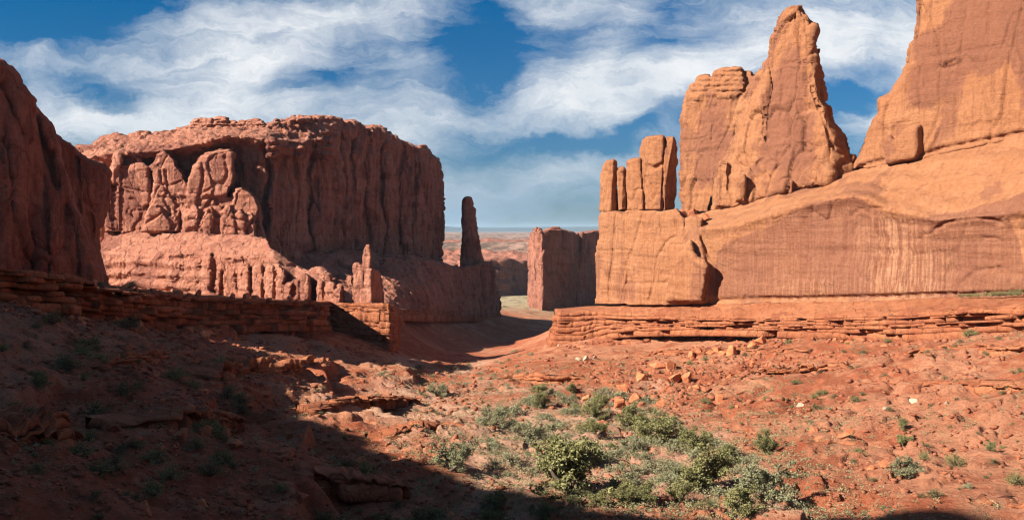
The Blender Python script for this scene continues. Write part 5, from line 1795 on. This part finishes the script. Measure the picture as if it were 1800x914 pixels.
shrubs([(x, y, rnd.uniform(9, 22)) for x, y in scatter_px([(840, 740), (960, 690), (1150, 700), (1300, 790), (1400, 840), (1400, 880), (1000, 850), (850, 840)], 140, 52)], SAGE, 'grey-green sagebrush clump on the sandy valley floor', 'sagebrush on the valley floor', 'sagebrush', 'sagebrush')
shrubs([(x, y, rnd.uniform(5, 10)) for x, y in scatter_px([(520, 690), (700, 650), (800, 650), (900, 690), (840, 760), (700, 730)], 45, 53)], SAGE + BRUSH, 'small pale shrub on the sunlit red flat left of the wash', 'shrubs on the red flat')
shrubs([(x, y, rnd.uniform(10, 34)) for x, y in scatter_px([(0, 580), (240, 570), (420, 640), (560, 740), (760, 830), (820, 914), (0, 914)], 90, 54)], DARK + BRUSH, 'dusky shrub on the shaded left foreground slope', 'shrubs on the shaded slope')
shrubs([(x, y, rnd.uniform(8, 20)) for x, y in scatter_px([(830, 860), (1000, 865), (1250, 900), (1400, 914), (840, 914)], 30, 55)], DARK + BRUSH, 'dark shrub in the bottom centre shadow', 'shrubs in the bottom shadow')
shrubs([(x, y, rnd.uniform(3.5, 8)) for x, y in scatter_px([(640, 650), (700, 618), (790, 645), (900, 612), (940, 625), (900, 690), (760, 680)], 40, 56)], SAGE, 'tiny pale sagebrush along the far wash below the dark slope', 'sagebrush along the far wash', 'sagebrush', 'sagebrush')
shrubs([(360, 765, 34), (385, 758, 28)], DARK, 'wide dark bush hanging on the shaded left slope', 'pair of wide dark bushes')
# plants on the benches
for (px, py, Y, h, lb) in ((152, 503, 168, 13, 'sunlit pale shrub on the bench at the foot of the left cliff, nearest the cliff'), (176, 504, 172, 12, 'sunlit pale shrub on the left bench, middle of three'), (228, 505, 190, 13, 'sunlit greener shrub on the left bench, last of three')):
    p = P(px, py, Y)
    put(SAGE[rnd.integers(4)], 'shrub', p, h / F_PX * Y, lb, 'shrub', None, sx=1.3)
for k, (px, dy) in enumerate(((1690, 1), (1704, 0), (1718, 0), (1732, -1), (1744, -1), (1756, -2), (1768, -3), (1778, -4), (1790, -3))):
    Y = float(R_PLANE(px)) - 2.0
    p = P(px, float(base_y(px)) + 5, Y)
    put(DARK[k % 4], 'shrub', p, (7 + k * .6) / F_PX * Y, 'green shrub in the row along the foot of the orange wall', 'shrub', 'shrubs along the wall foot', sx=1.4)

# bare tree on the shaded ledge slope
def dead_tree(px, py, h, label):
    rng = np.random.default_rng(9)
    p = sight([px], [py])[0]
    paths = []

    def g(q, d, ln, r, k):
        pts = [q]
        for i in range(4):
            d = d + rng.normal(0, .2, 3)
            d /= np.linalg.norm(d)
            q = q + d * ln / 4
            pts.append(q)
        paths.append((pts, np.linspace(r, r * .5, 5)))
        if k < 3:
            for i in range(3):
                nd = d + rng.normal(0, .6, 3)
                g(pts[rng.integers(2, 5)], nd / np.linalg.norm(nd), ln * .7, r * .55, k + 1)
    g(np.array([0, 0, -.05]), np.array([0, 0, 1.0]), .5, .035, 0)
    v, f = tube_mesh(paths, 5)
    o = obj('dead_tree', mesh_from('dead_tree', v * h / F_PX * p[1], f, M_DEAD), None, p)
    tag(o, label, 'dead tree')


dead_tree(450, 592, 26, 'bare whitish dead tree below the dark left ledge')


def grass():
    """dry grass and tiny cushions, too many to count"""
    rng = np.random.default_rng(12)
    n = 26000
    pxs = rng.uniform(-40, 1840, n)
    Yd = 48 * (210 / 48) ** (rng.random(n) ** .85)
    x = (pxs - 900) / F_PX * Yd
    pat = fbm(np.stack([x / 12, Yd / 12, 0 * x], -1), 3, 61)
    z = smooth_ground(x, Yd)
    pp = to_px(np.stack([x, Yd, z], -1))
    floor = in_poly_attr([(800, 700), (960, 680), (1150, 690), (1280, 760), (1400, 850), (1300, 914), (850, 914), (800, 800)], 200)(pp[:, 0], pp[:, 1])
    keep = rng.random(n) < np.clip(.10 + 1.0 * floor + .5 * pat, 0, 1)
    x, y = x[keep], Yd[keep]
    z = ground(x, y)
    n = len(x)
    C, T = [], []
    m = 22
    h = rng.uniform(.18, .75, n)
    tone = rng.random(n)
    a = rng.uniform(0, 6.28, (n, m))
    l = rng.uniform(.3, 1.1, (n, m))
    bx = x[:, None] + np.cos(a) * h[:, None] * l * .8
    by = y[:, None] + np.sin(a) * h[:, None] * l * .8
    bz = z[:, None] + h[:, None] * rng.uniform(.2, 1.0, (n, m)) * (1.2 - .6 * l)
    c = np.stack([bx, by, bz], -1).reshape(-1, 3)
    V, F, tn = leaf_cards(c, .075, rng, np.repeat(tone, m))
    green = np.repeat(rng.random(n) < .6, m)
    me = mesh_from('dry_grass', V, F, [M_STRAW, M_SAGE], smooth=False)
    me.polygons.foreach_set('material_index', green.astype(int))
    set_attr(me, 'tone', tn)
    tag(obj('dry_grass', me), kind='stuff')


grass()


# ------------------------------------------------------------------ the air: far things fade to blue
def haze():
    m = bpy.data.materials.new('thin_blue_air')
    m.use_nodes = True
    t = NT(m.node_tree)
    out = t.n('ShaderNodeOutputMaterial')
    v = t.n('ShaderNodeVolumePrincipled')
    v.inputs['Color'].default_value = (0.60, 0.80, 1.0, 1)
    v.inputs['Density'].default_value = HAZE
    v.inputs['Anisotropy'].default_value = 0.0
    t.t.links.new(v.outputs[0], out.inputs['Volume'])
    x, y0, y1, z0, z1 = 21000, -21000, 21000, -90, 125
    V = [(a, b, c) for a in (-x, x) for b in (y0, y1) for c in (z0, z1)]
    F = [(0, 1, 3, 2), (4, 6, 7, 5), (0, 4, 5, 1), (2, 3, 7, 6), (0, 2, 6, 4), (1, 5, 7, 3)]
    o = obj('haze', mesh_from('haze', V, F, m, smooth=False))
    tag(o, kind='stuff')


HAZE = 3.0e-5
haze()
